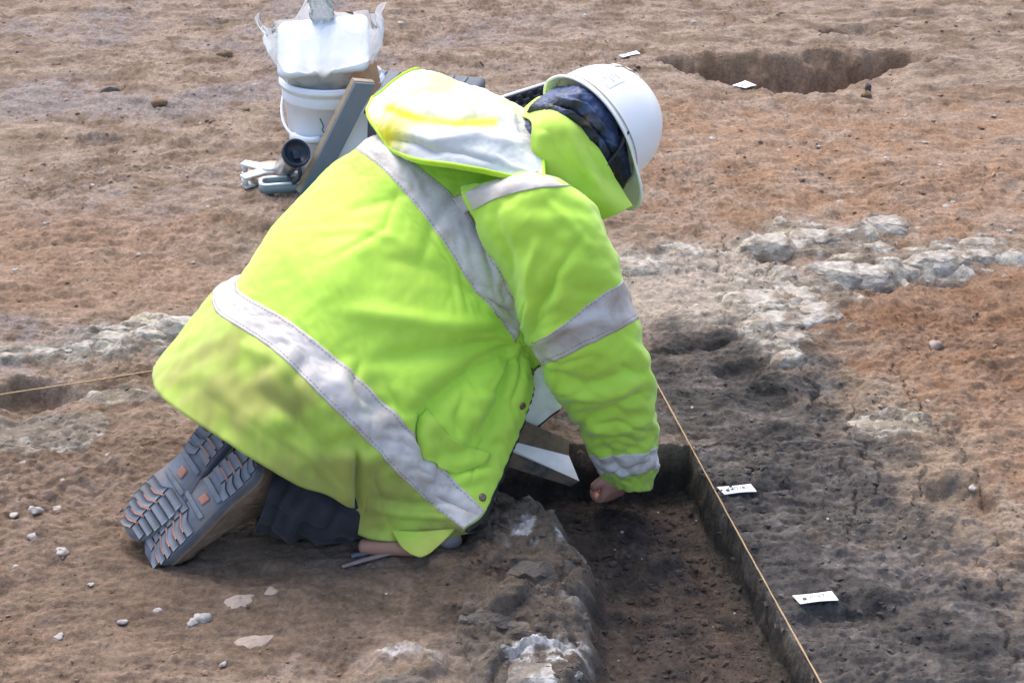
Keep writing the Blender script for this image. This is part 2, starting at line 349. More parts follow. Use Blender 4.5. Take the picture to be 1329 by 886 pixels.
def ground(X, Y):
    """height and soil colour of the dug surface"""
    near = 1 - sstep(3.4, 5.5, Y)
    far = sstep(20, 45, np.hypot(X, Y))
    h = .010 * fbm(X * 1.1, Y * 1.1, 3, 11) + .010 * fbm(X * 4.2, Y * 4.2, 3, 21)
    t = fbm(X * 7 + 2 * perlin(X * 2, Y * 2, 5), Y * 9, 4, 31)                              # scraped plates with broken edges
    st = t * 3.2; te = (np.floor(st) + sstep(.55, 1.0, st - np.floor(st))) / 3.2
    h += .011 * te + .006 * fbm(X * 9, Y * 34, 4, 36)
    h += .0022 * fbm(X * 95, Y * 120, 2, 68)
    rough = sstep(-.25, .45, fbm(X * 2.1, Y * 2.6, 3, 41))
    cl = ridged(X * 26, Y * 30, 3, 51); h += (.0050 * (cl - .6)) * (.4 + .9 * rough)
    h += .0048 * fbm(X * 55, Y * 75, 3, 61) * (.5 + .8 * rough)
    pk = np.clip(fbm(X * 16, Y * 16, 2, 66) - .6, 0, 1); h += .012 * pk                    # loose clods
    # compacted wet mud where the person kneels
    kn, _ = ell(X, Y, 400, 745, 420, 110, .2, 71); kn = sstep(0, .5, kn)
    h *= (1 - .55 * kn)
    # ---- colour
    n1 = fbm(X * 1.6, Y * 2.2, 4, 81); n2 = fbm(X * 6, Y * 8, 4, 91); n3 = fbm(X * 22, Y * 30, 3, 101)
    tan = lin(153, 134, 117); brown = lin(123, 102, 83); grey = lin(136, 126, 123); orange = lin(158, 124, 96); rust = lin(128, 90, 62); dark = lin(85, 81, 78); black = lin(50, 49, 49)
    pale = lin(168, 156, 142); white = lin(186, 182, 172); clay = lin(132, 124, 112); mud = lin(108, 91, 76)
    def mix(c, d, w): return c + (d - c) * np.clip(w, 0, 1)[..., None]
    C = np.zeros(X.shape + (3,)) + tan
    C = mix(C, brown, sstep(-.35, .5, n2) * .85); C = mix(C, lin(104, 86, 70), sstep(.15, .8, fbm(X * 3.4, Y * 9, 4, 95)) * .6)
    C = mix(C, grey, sstep(.0, .7, n1 + .5 * n3) * .8 * sstep(.2, -.9, X - .12 * (Y - 2)))
    P = PX(np.stack([X, Y, np.zeros_like(X)], -1)); U, V = P[..., 0], P[..., 1]
    wq = 26 * fbm(X * 3.1, Y * 3.1, 3, 111)
    orr = sstep(770, 900, U + wq) * sstep(90, 170, V + wq) * sstep(330, 270, V + wq)
    C = mix(C, orange, orr * (.50 + .4 * n2))
    # left, above the white ridge, warmer
    C = mix(C, lin(152, 122, 98), sstep(330, 240, U + wq) * sstep(230, 300, V) * sstep(430, 380, V) * .6)
    C = mix(C, lin(126, 104, 86), sstep(300, 200, U + wq) * sstep(500, 560, V) * .7)
    # orange-brown slope on the right
    dxo, _ = ell(X, Y, 1250, 410, 230, 115, .3, 121); dxo2, _ = ell(X, Y, 1290, 560, 190, 110, .35, 123)
    C = mix(C, lin(138, 108, 84), sstep(0, .35, dxo) * .9); C = mix(C, rust, sstep(0, .5, dxo) * sstep(-.1, .5, n2) * .55)
    C = mix(C, lin(146, 117, 94), sstep(0, .4, dxo2) * .8)
    # pale trampled clay right of the arm
    pc, _ = ell(X, Y, 905, 372, 150, 70, .3, 131); C = mix(C, pale, sstep(0, .35, pc) * .9)
    cg, _ = ell(X, Y, 1130, 590, 170, 140, .35, 133); C = mix(C, lin(150, 132, 112), sstep(0, .35, cg) * .75)
    # charcoal-rich fill: dark band either side of the string
    dk = [ell(X, Y, 925, 515, 230, 130, .3, 141)[0], ell(X, Y, 1010, 640, 270, 170, .3, 142)[0], ell(X, Y, 1120, 800, 380, 190, .3, 143)[0], ell(X, Y, 1220, 900, 400, 150, .3, 146)[0]]
    dkm = np.max([sstep(0, .6, d) for d in dk], 0)
    C = mix(C, dark, dkm * .95); C = mix(C, black, dkm * sstep(.1, .7, n2 + .4 * n3) * .8); C = mix(C, lin(124, 117, 112), dkm * sstep(.15, .7, -n2 + .5 * n3) * .55)
    # grey-brown clay left of the trench and under the knees
    lc = sstep(540, 640, U + wq) * sstep(600, 640, V) * (X < xs(Y)); C = mix(C, lin(106, 97, 88), lc * .9)
    C = mix(C, mud, kn * .85); C = mix(C, lin(84, 73, 63), kn * sstep(.0, .7, n1 + n2 * .6) * .7)
    # ---- lumps
    wmask = np.zeros_like(X)
    for (px, py, rx, ry, hh, wh) in LUMPS:
        c = G2(px, py)
        sel = (abs(X - c[0]) < 1.2 * (rx / 330)) & (abs(Y - c[1]) < .8)
        if not sel.any(): continue
        x, y = X[sel], Y[sel]; e, q = ell(x, y, px, py, rx, ry, .45, int(px))
        rg = ridged(x * 20 + px, y * 16, 3, int(py)); st = fbm(x * 13, y * 13, 3, int(px) + 9) * 2.6; tr_ = (np.floor(st) + sstep(.5, 1, st - np.floor(st))) / 2.6
        wx = x + .010 * fbm(x * 14, y * 14, 2, 77); wy = y + .010 * fbm(x * 14 + 5, y * 14, 2, 78)
        fc = .85 * facets(wx * 8 + px, wy * 11, int(px)) + .34 * facets(wx * 24, wy * 30 + py, int(py) + 2)
        h[sel] += hh * .36 * sstep(0, .25, e) * (.70 + .65 * fc)
        w = sstep(.02, .15, e) * sstep(.36, .62, .28 + .40 * (wh - .5) + .55 * fc + .50 * fbm(x * 16, y * 24, 4, int(px) + 3))
        wmask[sel] = np.maximum(wmask[sel], w * (.45 + .55 * wh))
        C[sel] = mix(C[sel], clay, sstep(0, .2, e) * .7)
    C = mix(C, white, wmask); C = mix(C, lin(190, 176, 130), wmask * sstep(.1, .7, n2) * .5)
    # ---- holes
    for (px, py, rx, ry, dd) in HOLES:
        e, q = ell(X, Y, px, py, rx, ry, .25, int(px) + 1); h -= dd * sstep(0, .5, e)
    d = poly_sdf(X, Y, PIT) + .02 * fbm(X * 6, Y * 6, 3, 151)
    d = d + .015 * fbm(X * 20, Y * 20, 2, 152); inn = sstep(.01, -.12, d); h -= .21 * inn; C = mix(C, lin(150, 122, 96), sstep(.01, -.03, d) * .7)
    # second scarp of burnt timber
    dist, par, sg = poly_dist(np.stack([X, Y], -1), [G2(*p) for p in CHAR])
    dist = np.abs(dist + .010 * fbm(X * 16, Y * 16, 3, 156)); endm = sstep(0, .08, par) * sstep(1, .7, par)
    h += -.016 * np.exp(-(dist / .022) ** 2) * (sg < 0) * endm - .010 * np.exp(-(dist / .02) ** 2) * (sg >= 0) * endm
    C = mix(C, black, np.exp(-(dist / .034) ** 2) * endm * .9)
    for ci, cr_ in enumerate(CRACKS):
        pts = [G2(*p) for p in cr_]; b = np.array(pts); sel = (X > b[:, 0].min() - .1) & (X < b[:, 0].max() + .1) & (Y > b[:, 1].min() - .1) & (Y < b[:, 1].max() + .1)
        if not sel.any(): continue
        x, y = X[sel], Y[sel]; q = np.stack([x + .018 * fbm(x * 22, y * 22, 3, 200 + ci), y + .018 * fbm(x * 22 + 9, y * 22, 3, 220 + ci)], -1)
        dd, pr, _ = poly_dist(q, pts); w = .0045 * (.5 + perlin(x * 15, y * 15, 7)) * (1 - .5 * pr)
        h[sel] -= .016 * np.exp(-(dd / np.maximum(w, .0022)) ** 2)
    # blocks left of trench
    for (px, py, rx, ry, hh) in BLOCKS:
        e, q = ell(X, Y, px, py, rx, ry, .22, int(px) + 5); m = sstep(0, .4, e); h += hh * m * (.85 + .22 * fbm(X * 12, Y * 12, 3, int(py))) + .0 * m
    bl = (X > -.35) & (X < .3) & (Y < 2.6) & (Y > 1.6)
    if bl.any():
        x, y = X[bl], Y[bl]; wx = x + .03 * fbm(x * 9, y * 9, 2, 79); wy = y + .03 * fbm(x * 9 + 5, y * 9, 2, 80); mm = sstep(560, 640, U[bl])
        h[bl] += mm * (.020 * facets(wx * 9, wy * 10, 17) + .010 * facets(wx * 26, wy * 28, 18))
    for (px, py, rx, ry, a) in [(690, 700, 54, 20, .8), (740, 650, 26, 8, .5), (712, 848, 62, 28, 1.0), (505, 850, 26, 12, .6), (740, 780, 24, 20, .35), (535, 858, 40, 14, .4)]:
        e, q = ell(X, Y, px, py, rx, ry, .5, int(px) + 6); C = mix(C, lin(196, 194, 192), sstep(.05, .5, e) * sstep(-.05, .35, n3 + .3 * n2 + .1) * a)
    # ---- trench
    lc_x = np.interp(Y, LC_Y, LC_X) + .024 * fbm(Y * 9, X * 2, 3, 161); lf_x = np.interp(Y, LF_Y, LF_X) + .02 * fbm(Y * 9, X * 2, 3, 161)
    s = X - xs(Y) + .004 * perlin(Y * 14, Y * 0 + .5, 181) + .0015 * perlin(Y * 60, Y * 0, 182)
    wl = sstep(0, 1, (X - lc_x) / np.maximum(lf_x - lc_x, .02)); wr = np.clip(-s / .006, 0, 1)
    ew = np.where(X > .2, .008, .008 + .25 * (.2 - np.minimum(X, .2))); wf = np.clip((2.602 + .004 * perlin(X * 18, X * 0, 191) - Y) / ew, 0, 1)
    w = wl * wr * wf * (X < xs(Y) + .02)
    D = np.interp(Y, [1.5, 2.0, 2.5, 2.6], [.085, .09, .115, .125])
    floor_h = -D + .012 * fbm(X * 12, Y * 12, 4, 201) + .006 * ridged(X * 45, Y * 45, 2, 211)
    sp, _ = ell(X, Y, 850, 690, 90, 30, .4, 221); floor_h += .03 * sstep(0, .6, sp) * (.7 + .8 * ridged(X * 30, Y * 30, 2, 231))
    h = h * (1 - w) + floor_h * w
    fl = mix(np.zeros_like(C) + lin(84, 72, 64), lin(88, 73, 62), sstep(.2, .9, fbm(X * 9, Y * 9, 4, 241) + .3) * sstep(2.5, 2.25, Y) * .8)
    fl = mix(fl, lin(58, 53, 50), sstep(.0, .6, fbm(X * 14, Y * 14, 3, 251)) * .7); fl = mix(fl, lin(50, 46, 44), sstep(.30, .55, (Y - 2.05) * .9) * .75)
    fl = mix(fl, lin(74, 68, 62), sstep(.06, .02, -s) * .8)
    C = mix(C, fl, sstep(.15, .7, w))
    C = C * (1 + .20 * n3 + .14 * fbm(X * 48, Y * 80, 3, 261) + .20 * fbm(X * 18, Y * 85, 3, 265))[..., None]  # tone noise, with streaks carrying the shading of fine relief in colour
    h = h * (1 - far); C = mix(C, tan, far)
    C = C * .95 + (C @ np.array((.3, .5, .2)))[..., None] * .05
    return h, np.clip(C, .004, 1) * .86

def axis(segs):
    out = []
    for a, b, st in segs: out.append(np.arange(a, b - 1e-6, st * Q))
    return np.concatenate(out)
Q = 1.0
gs = -np.geomspace(60, 2.6, 26)
S_ = np.concatenate([gs, axis([(-2.6, -1.6, .016), (-1.6, -.9, .0065), (-.9, -.02, .0042), (-.02, .008, .0011), (.008, .85, .0042), (.85, 1.5, .009), (1.5, 2.8, .016)]), np.geomspace(2.8, 60, 26)])
Y_ = np.concatenate([-np.geomspace(30, .05, 14), axis([(0, 1.7, .05), (1.7, 2.59, .0042), (2.59, 2.612, .0012), (2.612, 3.2, .0046), (3.2, 4.2, .0075), (4.2, 6.6, .0115)]), np.geomspace(6.6, 80, 40)])
GX = S_[None, :] + xs(Y_)[:, None]; GY = np.repeat(Y_[:, None], len(S_), 1)
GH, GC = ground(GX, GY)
sw = GX - xs(GY); wm = np.exp(-((sw + .004) / .007) ** 2) * ((GY > 1.5) & (GY < 2.61)) * sstep(-.004, -.03, GH)      # trowel scars and layers in the cut face
GX = GX + wm * (.006 * fbm(GY * 22, GH * 45, 3, 271) + .003 * fbm(GY * 70, GH * 110, 2, 275))
GC = GC * (1 + wm * (.35 * fbm(GY * 9, GH * 75, 3, 281) + .15 * fbm(GY * 60, GH * 60, 2, 285)))[..., None]
nvr, nuc = GX.shape
verts = np.stack([GX, GY, GH], -1).reshape(-1, 3)
idx = np.arange(nvr * nuc).reshape(nvr, nuc)
quads = np.stack([idx[:-1, :-1], idx[:-1, 1:], idx[1:, 1:], idx[1:, :-1]], -1).reshape(-1, 4)
me = bpy.data.meshes.new('ground'); me.vertices.add(len(verts)); me.vertices.foreach_set('co', verts.ravel())
me.loops.add(quads.size); me.loops.foreach_set('vertex_index', quads.ravel().astype(np.int32)); me.polygons.add(len(quads))
me.polygons.foreach_set('loop_start', np.arange(0, quads.size, 4, dtype=np.int32))
me.polygons.foreach_set('use_smooth', np.ones(len(quads), bool)); me.update(calc_edges=True)
ca = me.color_attributes.new('Col', 'FLOAT_COLOR', 'POINT'); c4 = np.ones((len(verts), 4), np.float32); c4[:, :3] = GC.reshape(-1, 3); ca.data.foreach_set('color', c4.ravel())
me.materials.append(M['ground']); g_ob = bpy.data.objects.new('ground', me); COL.objects.link(g_ob)
tag(g_ob, 'trampled brown soil with grey clay, pale lumps and a dug trench', kind='structure')
def ghs(x, y):
    x, y = np.asarray(x, float), np.asarray(y, float); i = np.clip(np.searchsorted(Y_, y) - 1, 0, len(Y_) - 2); s = x - xs(y); j = np.clip(np.searchsorted(S_, s) - 1, 0, len(S_) - 2)
    a = np.clip((y - Y_[i]) / (Y_[i + 1] - Y_[i]), 0, 1); b = np.clip((s - S_[j]) / (S_[j + 1] - S_[j]), 0, 1)
    return (GH[i, j] * (1 - a) + GH[i + 1, j] * a) * (1 - b) + (GH[i, j + 1] * (1 - a) + GH[i + 1, j + 1] * a) * b, GC[i, j]
def gh(x, y): return float(ghs([x], [y])[0][0])
def GP(px, py):                                          # where a pixel's ray meets the dug ground
    p = PH(px, py, 0)
    for _ in range(4): p = PH(px, py, gh(p[0], p[1]))
    return p


# ================================================================ PERSON
person = empty('person', (-.30, 2.40, 0), 'person in stained hi-vis yellow jacket and white hard hat kneeling at the trench', 'person')
VIEW = np.array((0, CP, -SP))

# ---- continuous body (mostly under the clothes)
def ellipsoid(c, r, A=None, n=20, m=14):
    th = np.linspace(.001, math.pi - .001, m); ph = np.linspace(0, 2 * math.pi, n, endpoint=False)
    V = np.stack([np.outer(np.sin(th), np.cos(ph)), np.outer(np.sin(th), np.sin(ph)), np.outer(np.cos(th), np.ones(n))], -1).reshape(-1, 3) * np.array(r)
    F = grid_faces(m, n, True); F.append(tuple(range(n))[::-1]); F.append(tuple((m - 1) * n + j for j in range(n)))
    F = [q[::-1] for q in F]
    if A is not None: V = V @ np.array(A).T
    return V + np.array(c), F
HF = nrm((.58, -.39, -.71)); HU = nrm((.745, .59, .285)); HU = nrm(HU - HF * (HU @ HF)); HR = np.cross(HU, HF)   # head: face, crown, left side
HAT_O = PY(771, 170, 2.72)
HEAD = HAT_O - HU * .045 + HF * .005
HA = np.stack([HF, HR, HU], 1)
hl = lambda x, y, z: HEAD + HA @ np.array((x, y, z))
hand_r = PH(803, 624, -.022)
bparts = [tube([(-.42, 2.52, .28), (-.27, 2.60, .36), (-.10, 2.66, .43), (-.02, 2.68, .47)], [.11, .115, .115, .09], 20, 14, flat=.8),
          tube([(-.02, 2.67, .48), tuple(hl(-.02, 0, -.06)), tuple(HEAD)], [.075, .055, .06], 14, 8),
          ellipsoid(HEAD, (.095, .074, .112), HA), ellipsoid(hl(.05, 0, -.05), (.05, .055, .06), HA),
          ellipsoid(hl(.098, 0, -.02), (.018, .013, .024), HA), ellipsoid(hl(.09, 0, -.062), (.012, .022, .008), HA), ellipsoid(hl(.082, 0, -.088), (.016, .022, .014), HA),
          ellipsoid(hl(.083, .03, .012), (.012, .014, .010), HA), ellipsoid(hl(.083, -.03, .012), (.012, .014, .010), HA),
          ellipsoid(hl(-.005, .076, -.01), (.02, .01, .03), HA), ellipsoid(hl(-.005, -.076, -.01), (.02, .01, .03), HA)]
for s_, hp, kn_, an_ in ((1, (-.40, 2.47, .26), (-.16, 2.44, .085), (-.46, 2.30, .09)), (-1, (-.47, 2.58, .26), (-.10, 2.58, .085), (-.44, 2.46, .10))):
    bparts += [tube([hp, tuple((np.array(hp) + kn_) / 2), kn_], [.095, .08, .06], 14, 8), tube([kn_, tuple((np.array(kn_) * .6 + np.array(an_) * .4)), an_], [.058, .056, .042], 14, 8), ellipsoid(kn_, (.06, .06, .06))]
sh_r = PY(715, 320, 2.50); el_r = PY(788, 500, 2.44); wr_r = PY(814, 608, 2.49)
bparts += [tube([(-.02, 2.64, .46), tuple(sh_r), tuple(el_r), tuple(wr_r), tuple(hand_r + np.array((.012, 0, .025)))], [.06, .056, .044, .030, .032], 14, 20), ellipsoid(sh_r, (.058, .058, .058))]
sh_l = np.array((-.14, 2.76, .47)); el_l = np.array((-.10, 2.90, .24)); wr_l = np.array((-.06, 2.82, .05))
bparts += [tube([(-.06, 2.66, .49), tuple(sh_l), tuple(el_l), tuple(wr_l), (-.04, 2.80, .012)], [.07, .062, .046, .030, .032], 14, 20)]
def fist(o, fwd, side, dn):
    fs = [ellipsoid(o, (.042, .016, .038), np.stack([fwd, dn, side], 1))]
    for k in range(4):
        b = o + fwd * .032 + side * (-.027 + .018 * k); L = (.85, 1, .96, .78)[k]
        fs.append(tube([b - fwd * .012, b + fwd * .022 * L + dn * .006, b + fwd * .03 * L + dn * .03 * L, b + fwd * .010 + dn * .042 * L], [.0095, .0095, .0085, .007], 10, 9))
    fs.append(tube([o - fwd * .012 - side * .03 + dn * .008, o + fwd * .012 - side * .046 + dn * .018, o + fwd * .036 - side * .035 + dn * .028], [.012, .0105, .008], 10, 7))
    return fs
bparts += fist(hand_r, nrm((-.25, .1, -.9)), nrm((.75, .6, -.15)), nrm((-.55, .7, .2)))
bparts += fist(np.array((-.03, 2.80, .018)), nrm((.9, -.3, -.05)), nrm((.3, .9, 0)), np.array((0, 0, -1.)) * .4)
body = build('body', join(*bparts), 'skin', person)
rm = body.modifiers.new('skin', 'REMESH'); rm.mode = 'VOXEL'; rm.voxel_size = .0055; rm.use_smooth_shade = True
sm = body.modifiers.new('soften', 'SMOOTH'); sm.factor = .5; sm.iterations = 3
tag(body, None)

# ---- jacket shell: a net of points read off the photograph, each with the height it must have on the body
W = lambda *p: np.array(p, float)
H = PH
NET = [
 [H(614, 688, .035), H(552, 700, .030), H(470, 693, .050), H(400, 638, .170), H(300, 577, .255), H(203, 502, .300), W(-.668, 2.56, .262), W(-.42, 2.88, .08)],
 [H(604, 686, .06), H(556, 650, .10), H(500, 595, .200), H(430, 525, .315), H(350, 450, .395), H(281, 402, .390), W(-.585, 2.69, .340), W(-.36, 2.94, .10)],
 [H(628, 664, .07), H(588, 622, .13), H(532, 560, .235), H(460, 487, .350), H(380, 420, .425), H(309, 374, .425), W(-.52, 2.79, .33), W(-.32, 2.96, .12)],
 [H(655, 600, .125), H(612, 545, .215), H(560, 470, .345), H(490, 395, .455), H(415, 335, .515), H(355, 298, .505), W(-.45, 2.86, .38), W(-.24, 3.0, .16)],
 [H(676, 545, .180), H(640, 475, .295), H(600, 395, .430), H(540, 315, .530), H(475, 255, .590), H(425, 222, .580), W(-.37, 2.93, .44), W(-.15, 3.02, .20)],
 [H(684, 505, .225), H(664, 440, .335), H(612, 370, .460), H(555, 288, .562), H(500, 224, .627), H(462, 196, .620), W(-.30, 2.97, .48), W(-.09, 3.02, .22)],
 [H(690, 478, .255), H(682, 418, .365), H(652, 355, .470), H(600, 268, .580), H(535, 210, .648), H(490, 178, .645), W(-.27, 2.98, .50), W(-.06, 3.02, .24)],
 [H(725, 455, .300), H(735, 390, .415), H(725, 310, .520), H(690, 235, .610), H(640, 200, .645), H(585, 165, .655), W(-.15, 2.98, .54), W(.0, 3.0, .28)],
 [H(760, 400, .380), H(770, 340, .440), H(765, 290, .510), H(738, 215, .600), H(715, 180, .625), H(680, 155, .630), W(-.02, 2.92, .53), W(.06, 2.95, .32)]]
NV, NU = 260, 230
TG = lap(surf(NET, NV, NU), 14)
VR = lambda r: int(round(r / (len(NET) - 1) * (NV - 1))); UC = lambda c: int(round(c / 7 * (NU - 1)))
def folds(G, N, lst):
    P = PX(G); D = np.zeros(G.shape[:2])
    for pts, amp, w, kind in lst:
        d, par, sg = poly_dist(P, pts); tp = sstep(0, .2, par) * sstep(1, .75, par)
        if kind == 'g': D += amp * np.exp(-(d / w) ** 2) * tp
        elif kind == 'v': D += 1.6 * amp * tp * (1.4 * np.exp(-1.15 * np.sqrt((d / w) ** 2 + .04)) - .8 * np.exp(-(d / (w * 2.4)) ** 2))
        elif kind == 's': D += amp * tp * np.exp(-d / w) * sg
    return G + N * D[..., None]
def outward(G, c):                                       # normals pointing away from an inner point
    N = gnorm(G); s = np.sign(((G - c) * N).sum(-1).mean()); return N * s
v1 = VR(1)
px0 = PX(TG[0])[:, 0]; ntc = np.where((px0 > 380) & (px0 < 463), sstep(380, 460, px0), 0) * .24
TG[:v1] += ntc[None, :, None] * (1 - np.arange(v1) / v1)[:, None, None] * (TG[v1] - TG[0])[None]
TN = outward(TG, np.array((-.2, 2.58, .2)))
TF = [([(461, 575), (460, 620), (462, 668)], -.022, 9, 'v'), ([(452, 570), (450, 660)], .010, 12, 'g'), ([(470, 640), (520, 650), (590, 655)], -.008, 8, 'v'),
      ([(465, 690), (520, 706), (575, 700)], .006, 8, 'v'),
      ([(672, 445), (610, 480), (560, 520), (535, 570)], -.018, 20, 'v'), ([(668, 450), (640, 520), (615, 575)], -.016, 14, 'v'), ([(660, 440), (580, 455), (480, 470)], -.013, 26, 'v'),
      ([(655, 425), (560, 420), (430, 400)], .010, 22, 'v'), ([(640, 400), (560, 350), (480, 330)], -.006, 22, 'v'), ([(545, 530), (540, 570), (552, 600)], -.016, 7, 'v'),
      ([(560, 300), (470, 330), (390, 400)], .006, 30, 'g'), ([(540, 250), (440, 280)], -.005, 16, 'v'), ([(500, 520), (520, 600), (560, 640)], .012, 22, 'g'),
      ([(330, 500), (380, 540), (440, 600)], -.012, 18, 'v'), ([(345, 475), (370, 520), (365, 570)], .012, 18, 'g'), ([(250, 470), (300, 520), (330, 570)], .006, 20, 'v'),
      ([(420, 470), (470, 560), (480, 640)], .012, 24, 'g'), ([(400, 455), (380, 500), (395, 560)], -.009, 16, 'v'), ([(630, 500), (600, 560), (575, 585)], .012, 16, 'g'),
      ([(590, 612), (640, 600)], -.010, 6, 'v'), ([(690, 480), (655, 560), (630, 650)], .006, 12, 'g'), ([(560, 640), (600, 660), (620, 672)], -.006, 5, 'v'),
      ([(470, 465), (455, 500), (470, 530)], -.007, 7, 'v'), ([(500, 500), (520, 540)], -.006, 6, 'v'), ([(520, 560), (548, 590)], .006, 6, 'v'),
      ([(600, 240), (560, 300), (545, 350)], -.005, 12, 'v'), ([(625, 320), (655, 395)], -.006, 6, 'v'), ([(640, 330), (650, 400)], .005, 5, 'v'), ([(630, 385), (665, 405)], -.005, 4, 'v'), ([(640, 400), (670, 420)], .005, 4, 'v'),
      ([(300, 440), (360, 470), (420, 540)], .006, 14, 'v'), ([(676, 446), (648, 452), (600, 470)], -.009, 4, 'v'), ([(676, 450), (655, 470), (628, 510)], .008, 4, 'v'), ([(678, 452), (668, 490), (655, 530)], -.008, 4, 'v'),
      ([(672, 438), (640, 436), (590, 440)], .007, 4, 'v'), ([(600, 500), (585, 540), (590, 570)], -.007, 5, 'v'), ([(640, 540), (615, 590), (610, 630)], -.006, 4, 'v'), ([(470, 655), (530, 668), (590, 672)], .006, 4, 'v'), ([(480, 610), (500, 650), (505, 690)], -.006, 5, 'v'),
      ([(360, 560), (400, 590), (445, 640)], .006, 5, 'v'), ([(250, 500), (320, 545), (400, 600)], -.004, 4, 'v'), ([(520, 240), (500, 300), (430, 340)], -.004, 5, 'v'), ([(400, 300), (470, 300), (530, 320)], .003, 5, 'v'), ([(560, 300), (590, 350), (600, 400)], .005, 5, 'v')]
TG = folds(TG, TN, TF)
uu, vv = np.meshgrid(np.linspace(0, 1, NU), np.linspace(0, 1, NV))
wr_ = fbm(TG[..., 0] * 9 + TG[..., 2] * 5, TG[..., 1] * 9 - TG[..., 2] * 7, 3, 301)
TG = TG + TN * (.0035 * wr_ * .6 + .0022 * (ridged(TG[..., 0] * 9 + 2 * wr_, (TG[..., 1] + TG[..., 2]) * 9, 2, 305) - .5))[..., None]
slack = .010 + .050 * np.exp(-(poly_dist(PX(TG), [(672, 440), (560, 560)])[0] / 90) ** 2) + .010 * sstep(.30, 0, vv)
TG = crumple(TG, 140, 124, slack, 280, .012, 3)
TG = lap(TG, 2); TN = outward(TG, np.array((-.2, 2.58, .2)))
HIV = np.array((.50, .80, .075))
def dirty(G, amount):
    n = fbm(G[..., 0] * 7, (G[..., 1] + G[..., 2]) * 7, 4, 311); n2 = fbm(G[..., 0] * 22, (G[..., 1] - G[..., 2]) * 22, 3, 321)
    w = np.clip(amount + .35 * n * (.2 + amount) + .2 * n2 * amount, 0, .8)
    return HIV * (1 - w[..., None]) + np.array((.27, .22, .065)) * w[..., None]
am = .05 + .65 * sstep(.30, .06, vv) * sstep(1.35, .55, uu) + .28 * sstep(.16, 0, uu) * sstep(.75, .2, vv)
PT = PX(TG); am += .22 * np.exp(-(((PT[..., 0] - 340) / 45) ** 2 + ((PT[..., 1] - 520) / 30) ** 2)) + .3 * np.exp(-(((PT[..., 0] - 440) / 60) ** 2 + ((PT[..., 1] - 640) / 25) ** 2))
jacket = build('jacket', sheet(TG), 'hivis', person, cols=dirty(TG, am).reshape(-1, 3), solid=.003)
jacket['label'] = 'stained fluorescent yellow jacket hanging open at the front'
def band(name, G, N, r0, r1, c0, c1, m, parent, off=.0025, solid=.0015, n=None):
    S = G[r0:r1 + 1, c0:c1 + 1] + N[r0:r1 + 1, c0:c1 + 1] * off
    return build(name, sheet(S), m, parent, solid=solid)
band('reflective_tape', TG, TN, VR(1), VR(2), 1, NU - 2, 'tape', jacket)
band('reflective_tape', TG, TN, VR(5), VR(6), UC(.95), NU - 2, 'tape', jacket)
def seam(name, line, N, parent, m='stitch', dash=.006, gap=.0035, r=.0008, off=.004):   # a row of stitches
    L = line + N * off; seg = np.linalg.norm(np.diff(L, axis=0), axis=1); s = np.concatenate([[0], np.cumsum(seg)]); out = []; t = 0
    while t + dash < s[-1]:
        a = [np.interp(t, s, L[:, k]) for k in range(3)]; b = [np.interp(t + dash, s, L[:, k]) for k in range(3)]
        out.append(tube([a, b], [r, r], 4)); t += dash + gap
    return build(name, join(*out), m, parent)
for r in (1, 2, 5, 6):
    q = VR(r) + (2 if r in (1, 5) else -2); cs = slice(UC(.95) if r > 4 else 2, UC(5.5)); seam('stitching', TG[q, cs], TN[q, cs], jacket)
seam('stitching', TG[8, 2:UC(5.6)], TN[8, 2:UC(5.6)], jacket, m='stitch', off=.0008, r=.0005)
seam('stitching', TG[8:VR(5), 10], TN[8:VR(5), 10], jacket, m='stitch', off=.0008, r=.0005)
# zip down the front edge
zl = TG[3:VR(6.6), 0]; zn = TN[3:VR(6.6), 0]
EO = TG[3:VR(6.6), 0] - TG[3:VR(6.6), 7]; EO = EO / np.linalg.norm(EO, axis=1, keepdims=True); zt = [tube((zl + EO * .002)[::4], .0022, 6)]
seg = np.concatenate([[0], np.cumsum(np.linalg.norm(np.diff(zl, axis=0), axis=1))])
for t in np.arange(0, seg[-1], .0042):
    edge_out = EO[min(len(EO) - 1, np.searchsorted(seg, t))]; p = np.array([np.interp(t, seg, zl[:, k]) for k in range(3)]) + edge_out * .005; d = nrm(zl[min(len(zl) - 1, np.searchsorted(seg, t) + 1)] - zl[max(0, np.searchsorted(seg, t) - 2)])
    zt.append(xf(box((-.0013, -.003, -.0012), (.0013, .003, .0012), 0), frame(p, d, edge_out, np.cross(d, edge_out))))
build('zip', join(*zt), 'zip', jacket, smooth=False)
for (r, c) in ((2.2, .22), (4.1, .2), (5.3, .22)):
    i, j = VR(r), UC(c); p = TG[i, j]; n = TN[i, j]; a = nrm(np.cross(n, (0, 0, 1)))
    build('snap_button', xf(lathe([(.0, 0), (.008, 0), (.008, .002), (.005, .004), (.0025, .0035), (.001, .003)], 16), frame(p + n * .002, a, np.cross(n, a), n)), 'snap', jacket)
bv_t = BVHTree.FromPolygons([tuple(p) for p in TG.reshape(-1, 3)], grid_faces(NV, NU))

cn = lap(surf([[H(508, 688, .050), H(545, 690, .050), H(592, 686, .050)], [H(520, 708, .036), H(548, 710, .038), H(576, 702, .040)], [H(533, 719, .030), H(546, 723, .029), H(558, 718, .031)]], 20, 24), 1)
build('front_corner', sheet(cn), 'hivis', jacket, cols=dirty(cn, np.full(cn.shape[:2], .55)).reshape(-1, 3), solid=.003)

